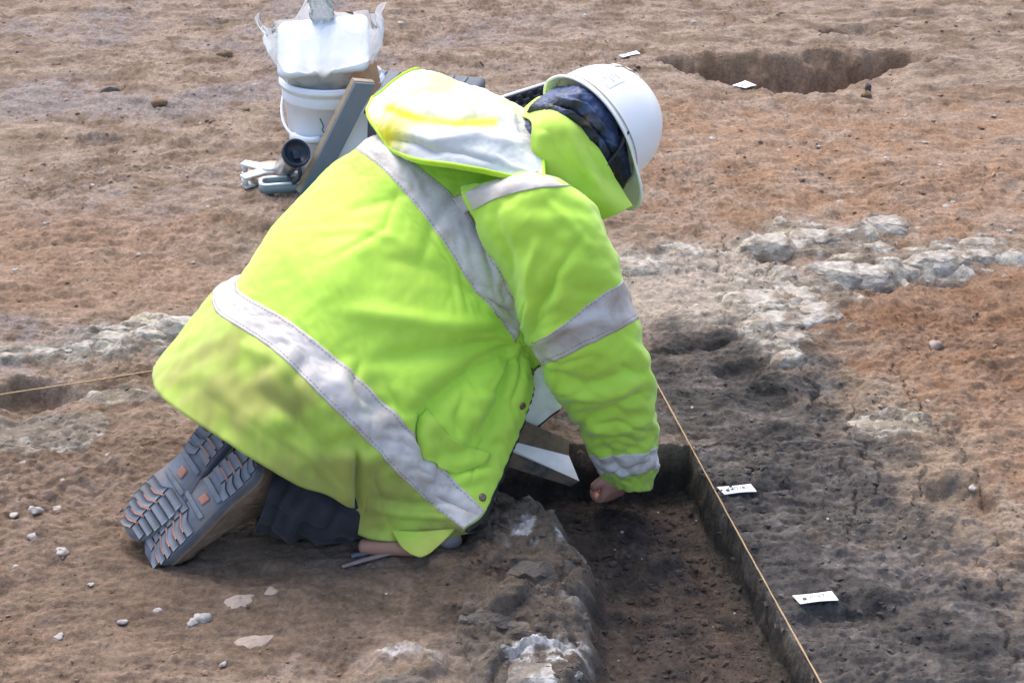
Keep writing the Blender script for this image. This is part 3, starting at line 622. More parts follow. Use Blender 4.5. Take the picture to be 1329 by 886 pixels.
# ---- sleeves: rings given by the two edges of the sleeve in the photograph
def sleeve_grid(rings, nv, nu):
    Rg = []
    for A, B, Yc, rd in rings:
        a, b = PY(*A, Yc), PY(*B, Yc); c = (a + b) / 2; e = (b - a) / 2
        Rg.append([c + e * math.cos(t) + VIEW * rd * math.sin(t) for t in np.linspace(0, 2 * math.pi, 13)])
    G = cr(np.array(Rg), nv); G = cr(G.transpose(1, 0, 2), nu).transpose(1, 0, 2); G[:, -1] = G[:, 0]; return G
SL = [((680, 420), (600, 246), 2.545, .05), ((683, 436), (645, 236), 2.505, .095), ((684, 442), (705, 228), 2.475, .115), ((688, 446), (762, 262), 2.455, .120), ((690, 447), (792, 318), 2.445, .118), ((693, 452), (812, 380), 2.44, .112),
      ((714, 492), (833, 440), 2.44, .102), ((737, 528), (846, 500), 2.45, .094), ((758, 560), (849, 548), 2.465, .083), ((773, 592), (850, 584), 2.48, .072), ((782, 612), (850, 606), 2.487, .062), ((795, 628), (843, 632), 2.493, .05)]
SV, SU = 230, 150
SG = sleeve_grid(SL, SV, SU)
axis_pts = SG.mean(1, keepdims=True)
def rad_n(G):
    N = gnorm(G); s = np.sign(((G - G.mean(1, keepdims=True)) * N).sum(-1).mean()); return N * s
SN = rad_n(SG)
SF = [([(700, 470), (760, 500), (838, 470)], -.010, 9, 'v'), ([(740, 555), (790, 530), (846, 505)], -.010, 8, 'v'), ([(720, 505), (790, 512), (845, 488)], .009, 9, 'v'), ([(745, 540), (800, 560), (848, 540)], .008, 8, 'v'),
      ([(768, 580), (810, 585), (850, 565)], -.006, 6, 'v'), ([(690, 445), (700, 400), (730, 350)], -.010, 12, 'v'), ([(692, 450), (735, 420), (790, 410)], .006, 10, 'v'), ([(640, 260), (660, 320), (672, 400)], -.008, 10, 'v'),
      ([(700, 300), (690, 360), (688, 430)], .008, 14, 'v'), ([(760, 300), (720, 360), (700, 430)], -.005, 10, 'v'), ([(785, 600), (820, 615), (845, 605)], .005, 5, 'v'), ([(790, 575), (800, 600), (830, 622)], -.005, 5, 'v'),
      ([(812, 440), (836, 470), (846, 515)], .008, 10, 'v'), ([(690, 470), (735, 560), (790, 600)], -.004, 6, 'v'), ([(690, 385), (676, 430)], -.006, 5, 'v'), ([(800, 470), (830, 490)], -.010, 8, 'v'), ([(720, 510), (760, 505), (800, 515)], -.007, 3.5, 'v'), ([(735, 530), (780, 522), (830, 530)], .006, 3.5, 'v'), ([(750, 550), (800, 545), (840, 560)], -.006, 3.5, 'v'), ([(765, 575), (800, 570), (845, 580)], .005, 3, 'v'),
      ([(700, 465), (730, 470), (770, 460)], -.006, 4, 'v'), ([(694, 455), (720, 480), (725, 510)], .006, 4, 'v'), ([(780, 610), (810, 606), (846, 596)], -.005, 3, 'v'), ([(700, 250), (740, 290), (770, 330)], .005, 6, 'v')]
SG = folds(SG, SN, SF)
SG = SG + SN * (.0045 * fbm(SG[..., 0] * 15, SG[..., 1] * 15 + SG[..., 2] * 15, 3, 331) + .003 * ridged(SG[..., 2] * 30 + SG[..., 0] * 9, SG[..., 0] * 8, 2, 335))[..., None]
SG[:, -1] = SG[:, 0]; SG = crumple(SG, 90, 76, .009 + .075 * sstep(.50, .98, np.linspace(0, 1, SV))[:, None] * np.ones(SU), 260, .012, 4, True); SG = lap(SG, 2); SG[:, -1] = SG[:, 0]; SN = rad_n(SG)
sv = np.linspace(0, 1, SV)[:, None] * np.ones(SU)
sleeve = build('sleeve', sheet(SG), 'hivis', person, cols=dirty(SG, .02 + .30 * sstep(.5, 1, sv)).reshape(-1, 3), solid=.003)
SR = lambda r: int(round(r / (len(SL) - 1) * (SV - 1)))
band('reflective_tape', SG, SN, SR(4.72), SR(5.55), 0, SU - 1, 'tape', sleeve)
band('reflective_tape', SG, SN, SR(8.85), SR(9.95), 0, SU - 1, 'tape', sleeve)
for r in (4.77, 5.5): seam('stitching', SG[SR(r), SU // 2:], SN[SR(r), SU // 2:], sleeve)
seam('stitching', SG[SR(5.6):SR(8.8), int(SU * .80)], SN[SR(5.6):SR(8.8), int(SU * .80)], sleeve, m='hivis_edge', off=.001)
# left sleeve, on the far side
LSp = cr([(-.16, 2.70, .50), (-.16, 2.82, .42), (-.13, 2.93, .27), (-.09, 2.90, .14), (-.06, 2.84, .07)], 40); lt = tube(LSp, cr(np.array([.10, .105, .09, .075, .062]), 40), 30, cap=False)
build('sleeve', lt, 'hivis', person, cols=np.tile(HIV, (len(lt[0]), 1)), solid=.003)
# ---- hanging left front, seen from its pale inside
LFN = [[PY(640, 400, 2.66), PY(700, 410, 2.66), PY(770, 430, 2.66)], [PY(625, 470, 2.62), PY(690, 475, 2.65), PY(750, 480, 2.645)], [PY(610, 540, 2.56), PY(680, 520, 2.60), PY(738, 505, 2.63)], [PY(600, 606, 2.50), PY(672, 568, 2.585), PY(727, 529, 2.62)]]
LG = lap(surf(LFN, 50, 50), 3); LN = gnorm(LG); LG = LG + LN * (.003 * fbm(LG[..., 0] * 20, LG[..., 2] * 20, 2, 341))[..., None]
lf = build('jacket_lining', sheet(LG), 'lining', person, cols=np.tile((.93, .95, .97), (2500, 1)), solid=.003)
e = LG[-1]; z2 = [tube(e[::3], .0022, 6)]
for k in range(0, 49):
    for f_ in (0, .5):
        p = e[k] * (1 - f_) + e[min(k + 1, 49)] * f_; z2.append(xf(box((-.0013, -.0014, -.003), (.0013, .0014, .003), 0), frame(p + np.array((0, 0, -.003)), (1, 0, 0), (0, 1, 0), (0, 0, 1))))
build('zip', join(*z2), 'zip', lf, smooth=False)

# ---- things that lie on the jacket: found by looking along the pixel rays
bv_s = BVHTree.FromPolygons([tuple(p) for p in SG.reshape(-1, 3)], grid_faces(SV, SU))
def cast(px, py, off=.003, which=None):
    d = Vector(ray(px, py)).normalized(); best = None
    for b in (which or (bv_t, bv_s)):
        hit = b.ray_cast(Vector((0, 0, CAM_H)), d)
        if hit[0] is not None and (best is None or hit[3] < best[3]): best = hit
    if best is None: return None
    n = best[1]; n = n if n.dot(d) < 0 else -n
    return np.array(best[0] + n * off)
def patch(net_px, nv, nu, off=.003, which=None):
    q = surf([[(x, y, 0) for x, y in r] for r in net_px], nv, nu); out = np.zeros((nv, nu, 3)); last = None
    for i in range(nv):
        for j in range(nu):
            p = cast(q[i, j, 0], q[i, j, 1], off, which)
            out[i, j] = p if p is not None else np.nan
    ok = ~np.isnan(out[..., 0])
    if not ok.all():
        Yf = np.nanmean(out[..., 1])
        for i, j in np.argwhere(~ok):
            k = np.argwhere(ok); b_ = k[np.argmin(((k - (i, j)) ** 2).sum(1))]; out[i, j] = PY(q[i, j, 0], q[i, j, 1], out[b_[0], b_[1], 1])
    return lap(out, 4)
fl = patch([[(551, 528), (565, 546), (596, 574), (634, 590)], [(544, 552), (556, 572), (590, 594), (629, 598)], [(546, 586), (558, 599), (588, 613), (612, 604)]], 22, 30, .005, (bv_t,))
fl[:, :] += 0
pf = build('pocket_flap', sheet(fl), 'hivis', jacket, cols=dirty(fl, np.full(fl.shape[:2], .22)).reshape(-1, 3), solid=.003)
fnn = gnorm(fl); fnn *= np.sign((fnn @ -VIEW).mean())
seam('stitching', fl[3, :], fnn[3], jacket, m='hivis_edge', off=.002)
ct = patch([[(586, 258), (640, 238), (690, 226), (738, 220)], [(602, 278), (650, 257), (695, 246), (745, 243)]], 14, 50, .0035)
build('reflective_tape', sheet(ct), 'tape', jacket, solid=.0015)

# ---- hood thrown back, lining up
HN = [[H(484, 128, .700), H(542, 92, .745), H(600, 108, .740), H(650, 129, .725), H(698, 151, .700)],
      [H(478, 148, .690), H(532, 130, .735), H(596, 140, .745), H(650, 156, .730), H(701, 178, .690)],
      [H(486, 166, .680), H(532, 166, .722), H(598, 178, .730), H(650, 192, .715), H(704, 206, .675)],
      [H(506, 192, .660), H(540, 208, .680), H(592, 216, .688), H(645, 226, .678), H(706, 239, .660)]]
HG = surf(HN, 90, 130); HNn = gnorm(HG); HNn *= np.sign((HNn @ -VIEW).mean())
HG = folds(HG, HNn, [([(495, 140), (540, 150), (600, 160), (640, 150)], -.014, 9, 'v'), ([(520, 170), (560, 185), (620, 178), (690, 190)], .009, 9, 'v'), ([(540, 100), (560, 140), (555, 190)], .008, 12, 'v'), ([(600, 112), (620, 150), (680, 165)], -.007, 9, 'v'),
                  ([(500, 180), (540, 186), (580, 206)], -.009, 8, 'v'), ([(640, 200), (660, 215), (690, 225)], .005, 7, 'v'), ([(560, 195), (600, 200), (650, 215)], -.006, 6, 'v'), ([(660, 140), (670, 175), (700, 200)], .006, 8, 'v')])
HG = HG + HNn * (.0025 * fbm(HG[..., 0] * 16, HG[..., 1] * 16, 3, 351))[..., None]; HG = crumple(HG, 60, 84, .012, 240, .012, 5); HG = lap(HG, 2)
PH_ = PX(HG); nn = fbm(HG[..., 0] * 10, HG[..., 1] * 10, 4, 361)
yl = np.clip(sstep(545, 490, PH_[..., 0] - .55 * (190 - PH_[..., 1])) * sstep(140, 175, PH_[..., 1]) + .9 * np.exp(-(poly_dist(PH_, [(505, 142), (545, 156), (590, 162), (640, 160)])[0] / 7) ** 2) + .35 * sstep(165, 120, PH_[..., 1]) * sstep(-.1, .5, nn) + .15 * nn, 0, 1)
hc = np.array((.60, .62, .60)) * (1 - yl[..., None]) + np.array((.70, .66, .03)) * yl[..., None]
warm = .5 * sstep(175, 120, PH_[..., 1]); hc = hc * (1 - warm[..., None]) + hc * np.array((1.0, .93, .70)) * warm[..., None]
hood = build('hood', sheet(HG), 'lining', person, cols=hc.reshape(-1, 3), solid=.003); hood['label'] = 'hood thrown back with its pale stained lining showing'
def ribbon(line, nrmv, w, t):                            # a bound edge: a soft flat strip folded round a border
    return tube(line, np.full(len(line), w), 10, flat=t)
per = np.concatenate([HG[:45:2, 0][::-1], ]) if False else None
lb = np.concatenate([HG[0, 34:0:-3], HG[0:88:3, 0], HG[89, 0:128:3], HG[89:30:-3, 129]])
build('binding', tube(lb, .0068, 10, flat=.55, up=(0, 1, 0)), 'hivis_edge', hood)
und = HG - HNn * (.016 + .02 * np.sin(np.linspace(0, math.pi, 130))[None, :] * np.sin(np.linspace(0, math.pi, 90))[:, None])[..., None]
build('hood_shell', sheet(und[::2, ::2]), 'hivis', hood, cols=np.tile(HIV, (45 * 65, 1)), solid=.002)
cp = cast(704, 240, .01) if cast(704, 240) is not None else HG[89, 129]
cp = HG[89, 129] - VIEW * .004
build('cord_toggle', join(tube([cp, cp + np.array((.014, -.003, -.006))], [.0065, .0065], 10), tube([cp + np.array((.014, -.003, -.006)), cp + np.array((.024, -.004, -.009))], [.0045, .0035], 8)), 'black', hood)
# ---- collar flap beside the face
CN = [[PY(672, 150, 2.78), PY(700, 128, 2.80), PY(720, 130, 2.80)], [PY(690, 160, 2.62), PY(722, 150, 2.61), PY(747, 160, 2.625)], [PY(692, 194, 2.58), PY(740, 188, 2.565), PY(777, 196, 2.60)], [PY(714, 234, 2.56), PY(765, 228, 2.56), PY(801, 238, 2.60)], [PY(746, 264, 2.55), PY(782, 258, 2.545), PY(812, 257, 2.585)], [PY(780, 283, 2.56), PY(800, 277, 2.55), PY(820, 268, 2.575)]]
CG = lap(surf(CN, 70, 50), 2); CNn = gnorm(CG); CNn *= np.sign((CNn @ -VIEW).mean())
CG = folds(CG, CNn, [([(712, 165), (722, 195), (735, 220)], -.003, 8, 'v'), ([(735, 165), (750, 210), (790, 260)], .006, 10, 'v'), ([(705, 170), (700, 200)], .006, 8, 'g'), ([(760, 190), (790, 240)], -.004, 8, 'v')])
CG = crumple(CG, 50, 36, .008, 200, .015, 6); collar = build('collar', sheet(CG), 'hivis', person, cols=dirty(CG, .10 + .12 * np.linspace(0, 1, 70)[:, None] * np.ones(50)).reshape(-1, 3), solid=.004)
seam('stitching', CG[38, 4:46], CNn[38, 4:46], collar, m='stitch', off=.001, r=.0005)
seam('stitching', CG[64, 2:48], CNn[64, 2:48], collar, m='hivis_edge', off=.001)

# ---- head wear under the hat
def lumpy(vf, c, amp, sc, seed):
    v = np.asarray(vf[0]); d = v - c; d = d / (np.linalg.norm(d, axis=1, keepdims=True) + 1e-9)
    n = fbm(v[:, 0] * sc + v[:, 2] * sc * .7, v[:, 1] * sc - v[:, 2] * sc * .6, 3, seed) + .6 * ridged(v[:, 0] * sc * .7, v[:, 2] * sc * .7, 2, seed + 5)
    return v + d * (amp * n)[:, None], vf[1]
sn_v, sn_f = lumpy(ellipsoid(hl(-.015, 0, .0), (.092, .084, .108), HA, 70, 50), hl(-.02, 0, -.02), .010, 24, 371)
keep = lambda q: not (((sn_v[list(q)].mean(0) - HEAD) @ HF) > .062 and ((sn_v[list(q)].mean(0) - HEAD) @ HU) < .05)
build('quilted_cap', (sn_v, [q for q in sn_f if keep(q)]), 'snood', person)
NN = [[PY(684, 146, 2.70), PY(716, 156, 2.66), PY(748, 170, 2.635), PY(776, 204, 2.635), PY(806, 250, 2.66)],
      [PY(690, 136, 2.69), PY(722, 140, 2.625), PY(760, 160, 2.60), PY(790, 198, 2.61), PY(811, 240, 2.645)],
      [PY(704, 124, 2.71), PY(735, 126, 2.64), PY(772, 150, 2.615), PY(801, 192, 2.625), PY(816, 230, 2.655)],
      [PY(722, 112, 2.75), PY(752, 114, 2.68), PY(786, 142, 2.655), PY(812, 186, 2.66), PY(824, 222, 2.68)]]
NGd = surf(NN, 90, 120); NGn = gnorm(NGd); NGn *= np.sign((NGn @ -VIEW).mean())
NGd = folds(NGd, NGn, [([(692, 142), (730, 148), (770, 178), (804, 232)], .012, 7, 'v'), ([(705, 132), (745, 140), (785, 180), (808, 222)], -.010, 5, 'v'), ([(715, 124), (760, 140), (796, 185)], .008, 5, 'v'), ([(745, 160), (770, 172), (790, 215)], -.007, 4, 'v'), ([(735, 120), (770, 135), (800, 175)], -.008, 5, 'v'), ([(760, 150), (775, 185)], .006, 5, 'v'), ([(785, 175), (800, 215)], -.006, 4, 'v')])
NGd = crumple(NGd, 60, 80, .045, 240, .012, 8); nb = fbm(NGd[..., 0] * 26, NGd[..., 2] * 26 + NGd[..., 1] * 20, 3, 391)
blu = sstep(.35, .8, np.linspace(0, 1, 90)[:, None] + .5 * nb); ncol = np.array((.018, .022, .034)) * (1 - blu[..., None]) + np.array((.045, .075, .17)) * blu[..., None]
pt_ = PX(NGd); skn = np.exp(-(((pt_[..., 0] - 763) / 11) ** 2 + ((pt_[..., 1] - 158) / 7) ** 2)); ncol = ncol * (1 - .5 * skn[..., None]) + .5 * skn[..., None] * np.array((.22, .13, .10))
build('neck_gaiter', sheet(NGd), 'gaiter', person, cols=ncol.reshape(-1, 3), solid=.003)

# ---- hard hat
def hat_pt(ph, t):                                       # ph round the head (0 = face), t from crown (0) to rim (1) and brim (1..1.3)
    cx, cy = math.cos(ph), math.sin(ph); a = .121 if cx > 0 else .124; b = .107
    if t <= 1:
        th = t * math.pi / 2; r = math.sin(th) ** .92; z = .144 * math.cos(th) ** .80
        rib = .0045 * math.exp(-(cy * r * .108 / .022) ** 2) * sstep(1, .72, t) * 1.0 + .0022 * (math.exp(-((abs(cy * r * .108) - .052) / .008) ** 2)) * sstep(.9, .5, t)
        return np.array((a * r * cx, b * r * cy, z + rib * (1 - .3 * t))) * (1 + .012 * (t > .8) * (t - .8) * 5)
    k = (t - 1) / .3; peak = .044 * math.exp(-(ph / .62) ** 4); fl_ = .009 + peak
    return np.array(((a * 1.012 + fl_ * k) * cx, (b * 1.012 + (.009 + peak * .4) * k) * cy, -.010 * k - peak * .28 * k * k - .012 * k * (1 - abs(cy)) * (cx < 0)))
NPH = 96; ts = np.concatenate([np.linspace(.001, 1, 34), np.linspace(1.03, 1.3, 9)])
hv = np.array([HAT_O + HA @ hat_pt(ph if ph <= math.pi else ph - 2 * math.pi, t) for t in ts for ph in np.linspace(0, 2 * math.pi, NPH, endpoint=False)])
hat = build('hard_hat', (hv, grid_faces(len(ts), NPH, True) + [tuple(range(NPH))]), 'hat', person, solid=.003); hat['label'] = 'scuffed white hard hat with short peak'
bmh = bmesh.new(); bmh.from_mesh(hat.data); bmesh.ops.recalc_face_normals(bmh, faces=bmh.faces[:]); bmh.to_mesh(hat.data); bmh.free()
rim = np.array([HAT_O + HA @ hat_pt(ph if ph <= math.pi else ph - 2 * math.pi, 1.3) for ph in np.linspace(0, 2 * math.pi, NPH + 1)])
build('rim_bead', tube(rim, .0028, 8, cap=False), 'hat', hat)
hb = np.array([HAT_O + HA @ (hat_pt(ph if ph <= math.pi else ph - 2 * math.pi, 1.0) * np.array((.90, .90, 0)) + np.array((0, 0, .005))) for ph in np.linspace(0, 2 * math.pi, 60)])
build('headband', tube(hb, .014, 10, cap=False, flat=.2, up=tuple(HU)), 'hatin', hat)
for sgn in (-1, 1):
    q0 = HAT_O + HA @ np.array((.045, sgn * .098, .004)); q1 = HAT_O + HA @ np.array((.075, sgn * .075, -.07))
    build('chin_strap', tube([q0, (q0 + q1) / 2 + HF * .006, q1], [.006, .006, .006], 8, 8, flat=.25), 'black', hat)
def hat_patch(name, ph0, ph1, t0, t1, m, off=.0012, nn=8, parent=hat):
    G = np.array([[HAT_O + HA @ (hat_pt(ph, t) * (1 + off / .12)) for ph in np.linspace(ph0, ph1, nn)] for t in np.linspace(t0, t1, nn)])
    return build(name, sheet(G), m, parent)
stk = hat_patch('sticker', -2.25, -1.92, .74, .93, 'paper')
for k, (a_, b_) in enumerate(((-2.21, -2.0), (-2.21, -2.06), (-2.19, -1.97), (-2.21, -2.1))): hat_patch('printed_mark', a_, b_, .765 + .037 * k, .782 + .037 * k, 'hatmark', .0022, 4)
for k in range(3): hat_patch('vent_slot', -2.30 - .12 * k, -2.12 - .14 * k, .30 + .12 * k, .38 + .13 * k, 'reel', .003, 4)

# ---- trousers
def leg(rings, nv, nu, seed, fl_):
    G = np.array([[np.array(c) + np.array(a) * math.cos(t) + np.array(b) * math.sin(t) for t in np.linspace(0, 2 * math.pi, 13)] for c, a, b in rings])
    G = cr(G, nv); G = cr(G.transpose(1, 0, 2), nu).transpose(1, 0, 2); N = rad_n(G); G = folds(G, N, fl_)
    G = G + N * (.005 * ridged(G[..., 0] * 17 + G[..., 2] * 9, G[..., 2] * 6 + G[..., 1] * 6, 3, seed) - .003)[..., None]; G[:, -1] = G[:, 0]; G = crumple(G, 90, 60, .075, 240, .012, seed, True); G[:, -1] = G[:, 0]; return G
RT = leg([((-.475, 2.285, .098), (.030, 0, .075), (0, .07, 0)), ((-.40, 2.29, .088), (.012, 0, .085), (0, .078, 0)), ((-.30, 2.30, .084), (0, 0, .085), (0, .08, 0)), ((-.22, 2.36, .085), (-.01, 0, .072), (0, .07, 0)),
          ((-.15, 2.42, .088), (-.045, 0, .055), (0, .065, 0)), ((-.17, 2.45, .15), (-.06, 0, -.01), (0, .07, 0)), ((-.28, 2.47, .21), (-.05, 0, -.05), (0, .08, 0)), ((-.40, 2.49, .26), (-.04, 0, -.07), (0, .09, 0))], 150, 90, 401,
         [([(345, 600), (335, 650), (330, 700)], .008, 6, 'v'), ([(380, 620), (360, 660), (345, 705)], -.010, 8, 'v'), ([(410, 640), (385, 670), (370, 710)], .009, 8, 'v'), ([(440, 655), (420, 690)], -.008, 8, 'v'), ([(330, 640), (390, 680), (450, 690)], -.006, 8, 'v')])
LT = leg([((-.455, 2.45, .12), (.030, 0, .07), (0, .065, 0)), ((-.35, 2.48, .10), (0, 0, .085), (0, .078, 0)), ((-.2, 2.54, .095), (0, 0, .08), (0, .08, 0)), ((-.08, 2.59, .095), (-.05, 0, .06), (0, .075, 0)),
          ((-.10, 2.60, .17), (-.075, 0, -.01), (0, .08, 0)), ((-.3, 2.57, .26), (-.07, 0, -.06), (0, .09, 0)), ((-.45, 2.53, .32), (-.06, 0, -.09), (0, .11, 0))], 120, 60, 402, [])
tr_o = build('trousers', join(sheet(RT), sheet(LT)), 'trouser', person, solid=.003); tr_o['label'] = 'dark navy work trousers'

# ---- boots
def sole_half(x):                                        # half width of the sole, x from toe (0) to heel (.30)
    return float(np.interp(x, [0, .008, .02, .045, .09, .13, .17, .20, .24, .27, .29, .30], [.012, .026, .036, .047, .0525, .049, .040, .036, .038, .037, .030, .014]))
def boot(T, t, n, mir, label):
    t = nrm(t); n = nrm(np.array(n) - t * (np.array(n) @ t)); w = np.cross(n, t) * mir
    A = frame(T, t, w, n)
    b = bpy.data.objects.new('boot', None); COL.objects.link(b); b.parent = person; b['label'] = label
    bend = lambda x: .0 - .012 * sstep(.07, 0, x) - .004 * np.sin(np.pi * np.clip((x - .12) / .12, 0, 1))
    def place(vf):
        v = np.array(vf[0], float); v[:, 2] += bend(v[:, 0]); v[:, 1] += .008 * np.sin(v[:, 0] / .30 * math.pi * 1.6)
        v2, f = xf((v, vf[1]), A); return v2, f
    xsn = np.concatenate([np.linspace(0, .03, 10), np.linspace(.035, .27, 40), np.linspace(.275, .30, 8)])
    ol = [(x, sole_half(x)) for x in xsn] + [(x, -sole_half(x)) for x in xsn[::-1]]
    rows = [(1.0, -.026), (1.03, -.016), (1.02, -.004), (.985, 0)]
    V = [(x, y * k, z) for k, z in rows for x, y in ol]; m = len(ol); F = grid_faces(len(rows), m, True)
    h_ = m // 2
    for r0 in (0, (len(rows) - 1) * m):
        for i in range(h_ - 1): F.append((r0 + i, r0 + i + 1, r0 + m - 2 - i, r0 + m - 1 - i))
    build('sole', place((V, F)), 'sole', b)
    # tread: wavy bars with salmon inserts between
    def wavy(x0, ya, yb, wd, z0, z1, ph, amp=.006, nseg=14):
        ys = np.linspace(ya, yb, nseg); xc = x0 + amp * np.tanh(3.2 * np.sin((ys / .05 + ph) * 2.2))
        top = [(x - wd, y) for x, y in zip(xc, ys)]; bot = [(x + wd, y) for x, y in zip(xc, ys)]
        V = [(x, y, z) for z in (z0, z1) for x, y in top + bot]; N2 = 2 * nseg; F = []
        for i in range(nseg - 1):
            F += [(N2 + i, N2 + i + 1, N2 + nseg + i + 1, N2 + nseg + i), (i, N2 + i, N2 + i + 1, i + 1), (nseg + i, nseg + i + 1, N2 + nseg + i + 1, N2 + nseg + i)]
        F += [(0, nseg, N2 + nseg, N2), (nseg - 1, N2 + nseg - 1, N2 + 2 * nseg - 1, 2 * nseg - 1)]
        return np.array(V), F
    for x in (.016, .036, .056, .076, .096, .116, .214, .234, .254, .274, .289):
        hw = sole_half(x) * .97; build('tread_bar', place(wavy(x, -hw, -.003, .0080, -.001, .0040, .2)), 'lug', b); build('tread_bar', place(wavy(x + .003, .000, hw, .0080, -.001, .0040, .2)), 'lug', b)
    for x in (.027, .047, .067, .087, .107): build('tread_insert', place(wavy(x, -.034, .004, .0026, -.001, .0038, .2)), 'salmon', b)
    for x in (.226, .246, .265): build('tread_insert', place(wavy(x, -.006, .028, .0026, -.001, .0038, .2)), 'salmon', b)
    build('arch_pad', place(box((.158, -.012, -.001), (.178, .006, .004), .002)), 'salmon', b)
    build('arch_pad', place(box((.140, -.036, -.001), (.150, .034, .005), .002)), 'lug', b); build('arch_pad', place(box((.188, -.032, -.001), (.200, .032, .006), .002)), 'lug', b)
    # upper
    R_ = []
    for x, hh, wk in [(.004, .025, .8), (.02, .042, .92), (.05, .055, .97), (.09, .065, .97), (.13, .085, .95), (.17, .115, .98), (.21, .135, 1.0), (.25, .14, .98), (.28, .13, .9), (.297, .11, .7)]:
        hw = sole_half(x) * wk; R_.append([(x, hw * math.copysign(abs(math.cos(a)) ** .7, math.cos(a)), -.024 - hh * abs(math.sin(a)) ** .75) for a in np.linspace(0, math.pi, 17)])
    UG = surf(R_, 60, 50); un = fbm(UG[..., 0] * 40, UG[..., 1] * 40 + UG[..., 2] * 40, 3, 411); UG[..., 1] += .002 * un
    build('upper', place(sheet(UG)), 'leather', b, solid=.002)
    sl = np.array([UG[i, 3] for i in range(4, 56)]); sl[:, 1] *= 1.02
    build('welt', place(tube(np.array([(x, sole_half(x) * 1.02, -.026) for x in np.linspace(.01, .292, 40)]), .0035, 8)), 'leather', b)
    build('welt', place(tube(np.array([(x, -sole_half(x) * 1.02, -.026) for x in np.linspace(.01, .292, 40)]), .0035, 8)), 'leather', b)
    build('seam', place(tube([(.10, -.05, -.03), (.13, -.047, -.06), (.16, -.035, -.09), (.17, -.02, -.11)], .0022, 6, 14)), 'leather', b)
    build('seam', place(tube([(.20, -.037, -.03), (.215, -.038, -.07), (.235, -.036, -.11)], .0022, 6, 14)), 'leather', b)
    return b
BT = (.72, .2, .67); BN = (-.45, -.6, .66)
boot(PH(186, 722, .012), BT, BN, 1, 'right boot with mud-caked brown side and blue-grey sole')
boot(PH(160, 690, .035), (.70, .24, .67), (-.40, -.62, .66), -1, 'left boot with blue-grey sole and salmon tread marks')

# ================================================================ THINGS ON THE GROUND BEHIND
X3, Y3, Z3 = np.eye(3)
BK = PH(438, 217, 0)
bucket = empty('bucket', BK, 'white plastic bucket holding a bagged tub, behind the kneeling person', 'bucket')
def at(o, vf, A=None): return xf(vf, frame(o, *(A if A is not None else (X3, Y3, Z3))))
prof = [(.002, .003), (.125, .003), (.130, .008), (.136, .12), (.1415, .235), (.146, .236), (.147, .240), (.147, .262), (.1455, .264), (.1445, .270), (.150, .272), (.151, .292), (.148, .296), (.141, .296), (.139, .285), (.133, .05), (.128, .012), (.002, .012)]
prof = [(r_ * 1.05, z_ * 1.03) for r_, z_ in prof]
build('body', at(BK, lathe(prof, 64, False)), 'bucket', bucket)
build('rim', at(BK, lathe([(.1560, .284), (.1612, .286), (.1612, .297), (.1560, .299)], 64, False)), 'bucket', bucket)
hp = []
for a in np.linspace(0, math.pi, 30):
    ang = R(-100) ; c_, s_ = math.cos(a), math.sin(a)
    hp.append(BK + np.array((-.157 * c_ * 1.0, -.158 * s_ * .98 - .006, .270 - .125 * s_)))
def turn(p, a=R(-30)): q = np.array(p) - BK; return BK + np.array((q[0] * math.cos(a) - q[1] * math.sin(a), q[0] * math.sin(a) + q[1] * math.cos(a), q[2]))
hp = [turn(p) for p in hp]
build('handle', tube(hp, .0045, 10), 'bucket', bucket)
build('grip', tube(hp[12:19], .011, 14), 'bucket', bucket)
for sgn in (-1, 1): build('handle_boss', at(turn(BK + np.array((sgn * .1545, -.006, .270))), lathe([(.001, 0), (.014, 0), (.014, .010), (.010, .014), (.001, .014)], 20), (turn(BK + Y3) - BK, Z3, (turn(BK + X3) - BK) * sgn)), 'bucket', bucket)
mk = [BK + np.array((.1495 * math.sin(a), -.1495 * math.cos(a), z)) for a, z in ((-.16, .215), (-.12, .20), (-.10, .19), (-.13, .18), (-.09, .168), (-.12, .158))]
build('pen_mark', tube([p * 1 + np.array((0, -.0, 0)) for p in mk], .0016, 6, 20), mat('green_pen', (.02, .16, .13), .7), bucket)
# tub in its bag
tb = BK + np.array((.0, .035, .280))
bb = BK + np.array((0, 0, .28))
ta = (nrm((1, 0, .10)), nrm((-.055, .82, .55)), nrm((-.09, -.55, .82)))
ta = (ta[0], nrm(ta[1] - ta[0] * (ta[1] @ ta[0])), None); ta = (ta[0], ta[1], np.cross(ta[0], ta[1]))
ga = (nrm((1, 0, .10)), Y3, nrm((-.10, 0, 1)))
tubg = []
for z, sx, sy, r_ in [(0, .105, .075, .018), (.01, .112, .08, .02), (.10, .124, .09, .022), (.145, .130, .096, .024), (.147, .137, .103, .026), (.160, .137, .103, .026), (.164, .130, .097, .022), (.165, .05, .04, .01), (.165, .001, .001, .0005)]:
    ring = []
    for k in range(4):
        cx, cy = ((1, 1), (-1, 1), (-1, -1), (1, -1))[k]
        for a in np.linspace(0, math.pi / 2, 7): aa = a + k * math.pi / 2; ring.append((cx * (sx - r_) + r_ * math.cos(aa), cy * (sy - r_) + r_ * math.sin(aa), z))
    tubg.append(ring)
tV = np.array(tubg).reshape(-1, 3)
tob = build('food_tub', at(tb, (tV, grid_faces(9, 28, True) + [tuple(range(28))[::-1]]), ta), 'tub')
tag(tob, 'white lidded plastic tub wrapped in clear polythene on the bucket', 'tub')
cb = at(BK + np.array((.092, -.075, .268)), box((-.055, -.05, 0), (.055, .05, .085), .006), (nrm((.95, -.3, .2)), nrm((.3, .95, 0)), nrm((-.2, .05, 1))))
tag(build('cardboard_box', lumpy(cb, BK + np.array((.085, 0, .3)), .004, 20, 421), 'card'), 'small crushed brown cardboard box beside the bagged tub', 'box')
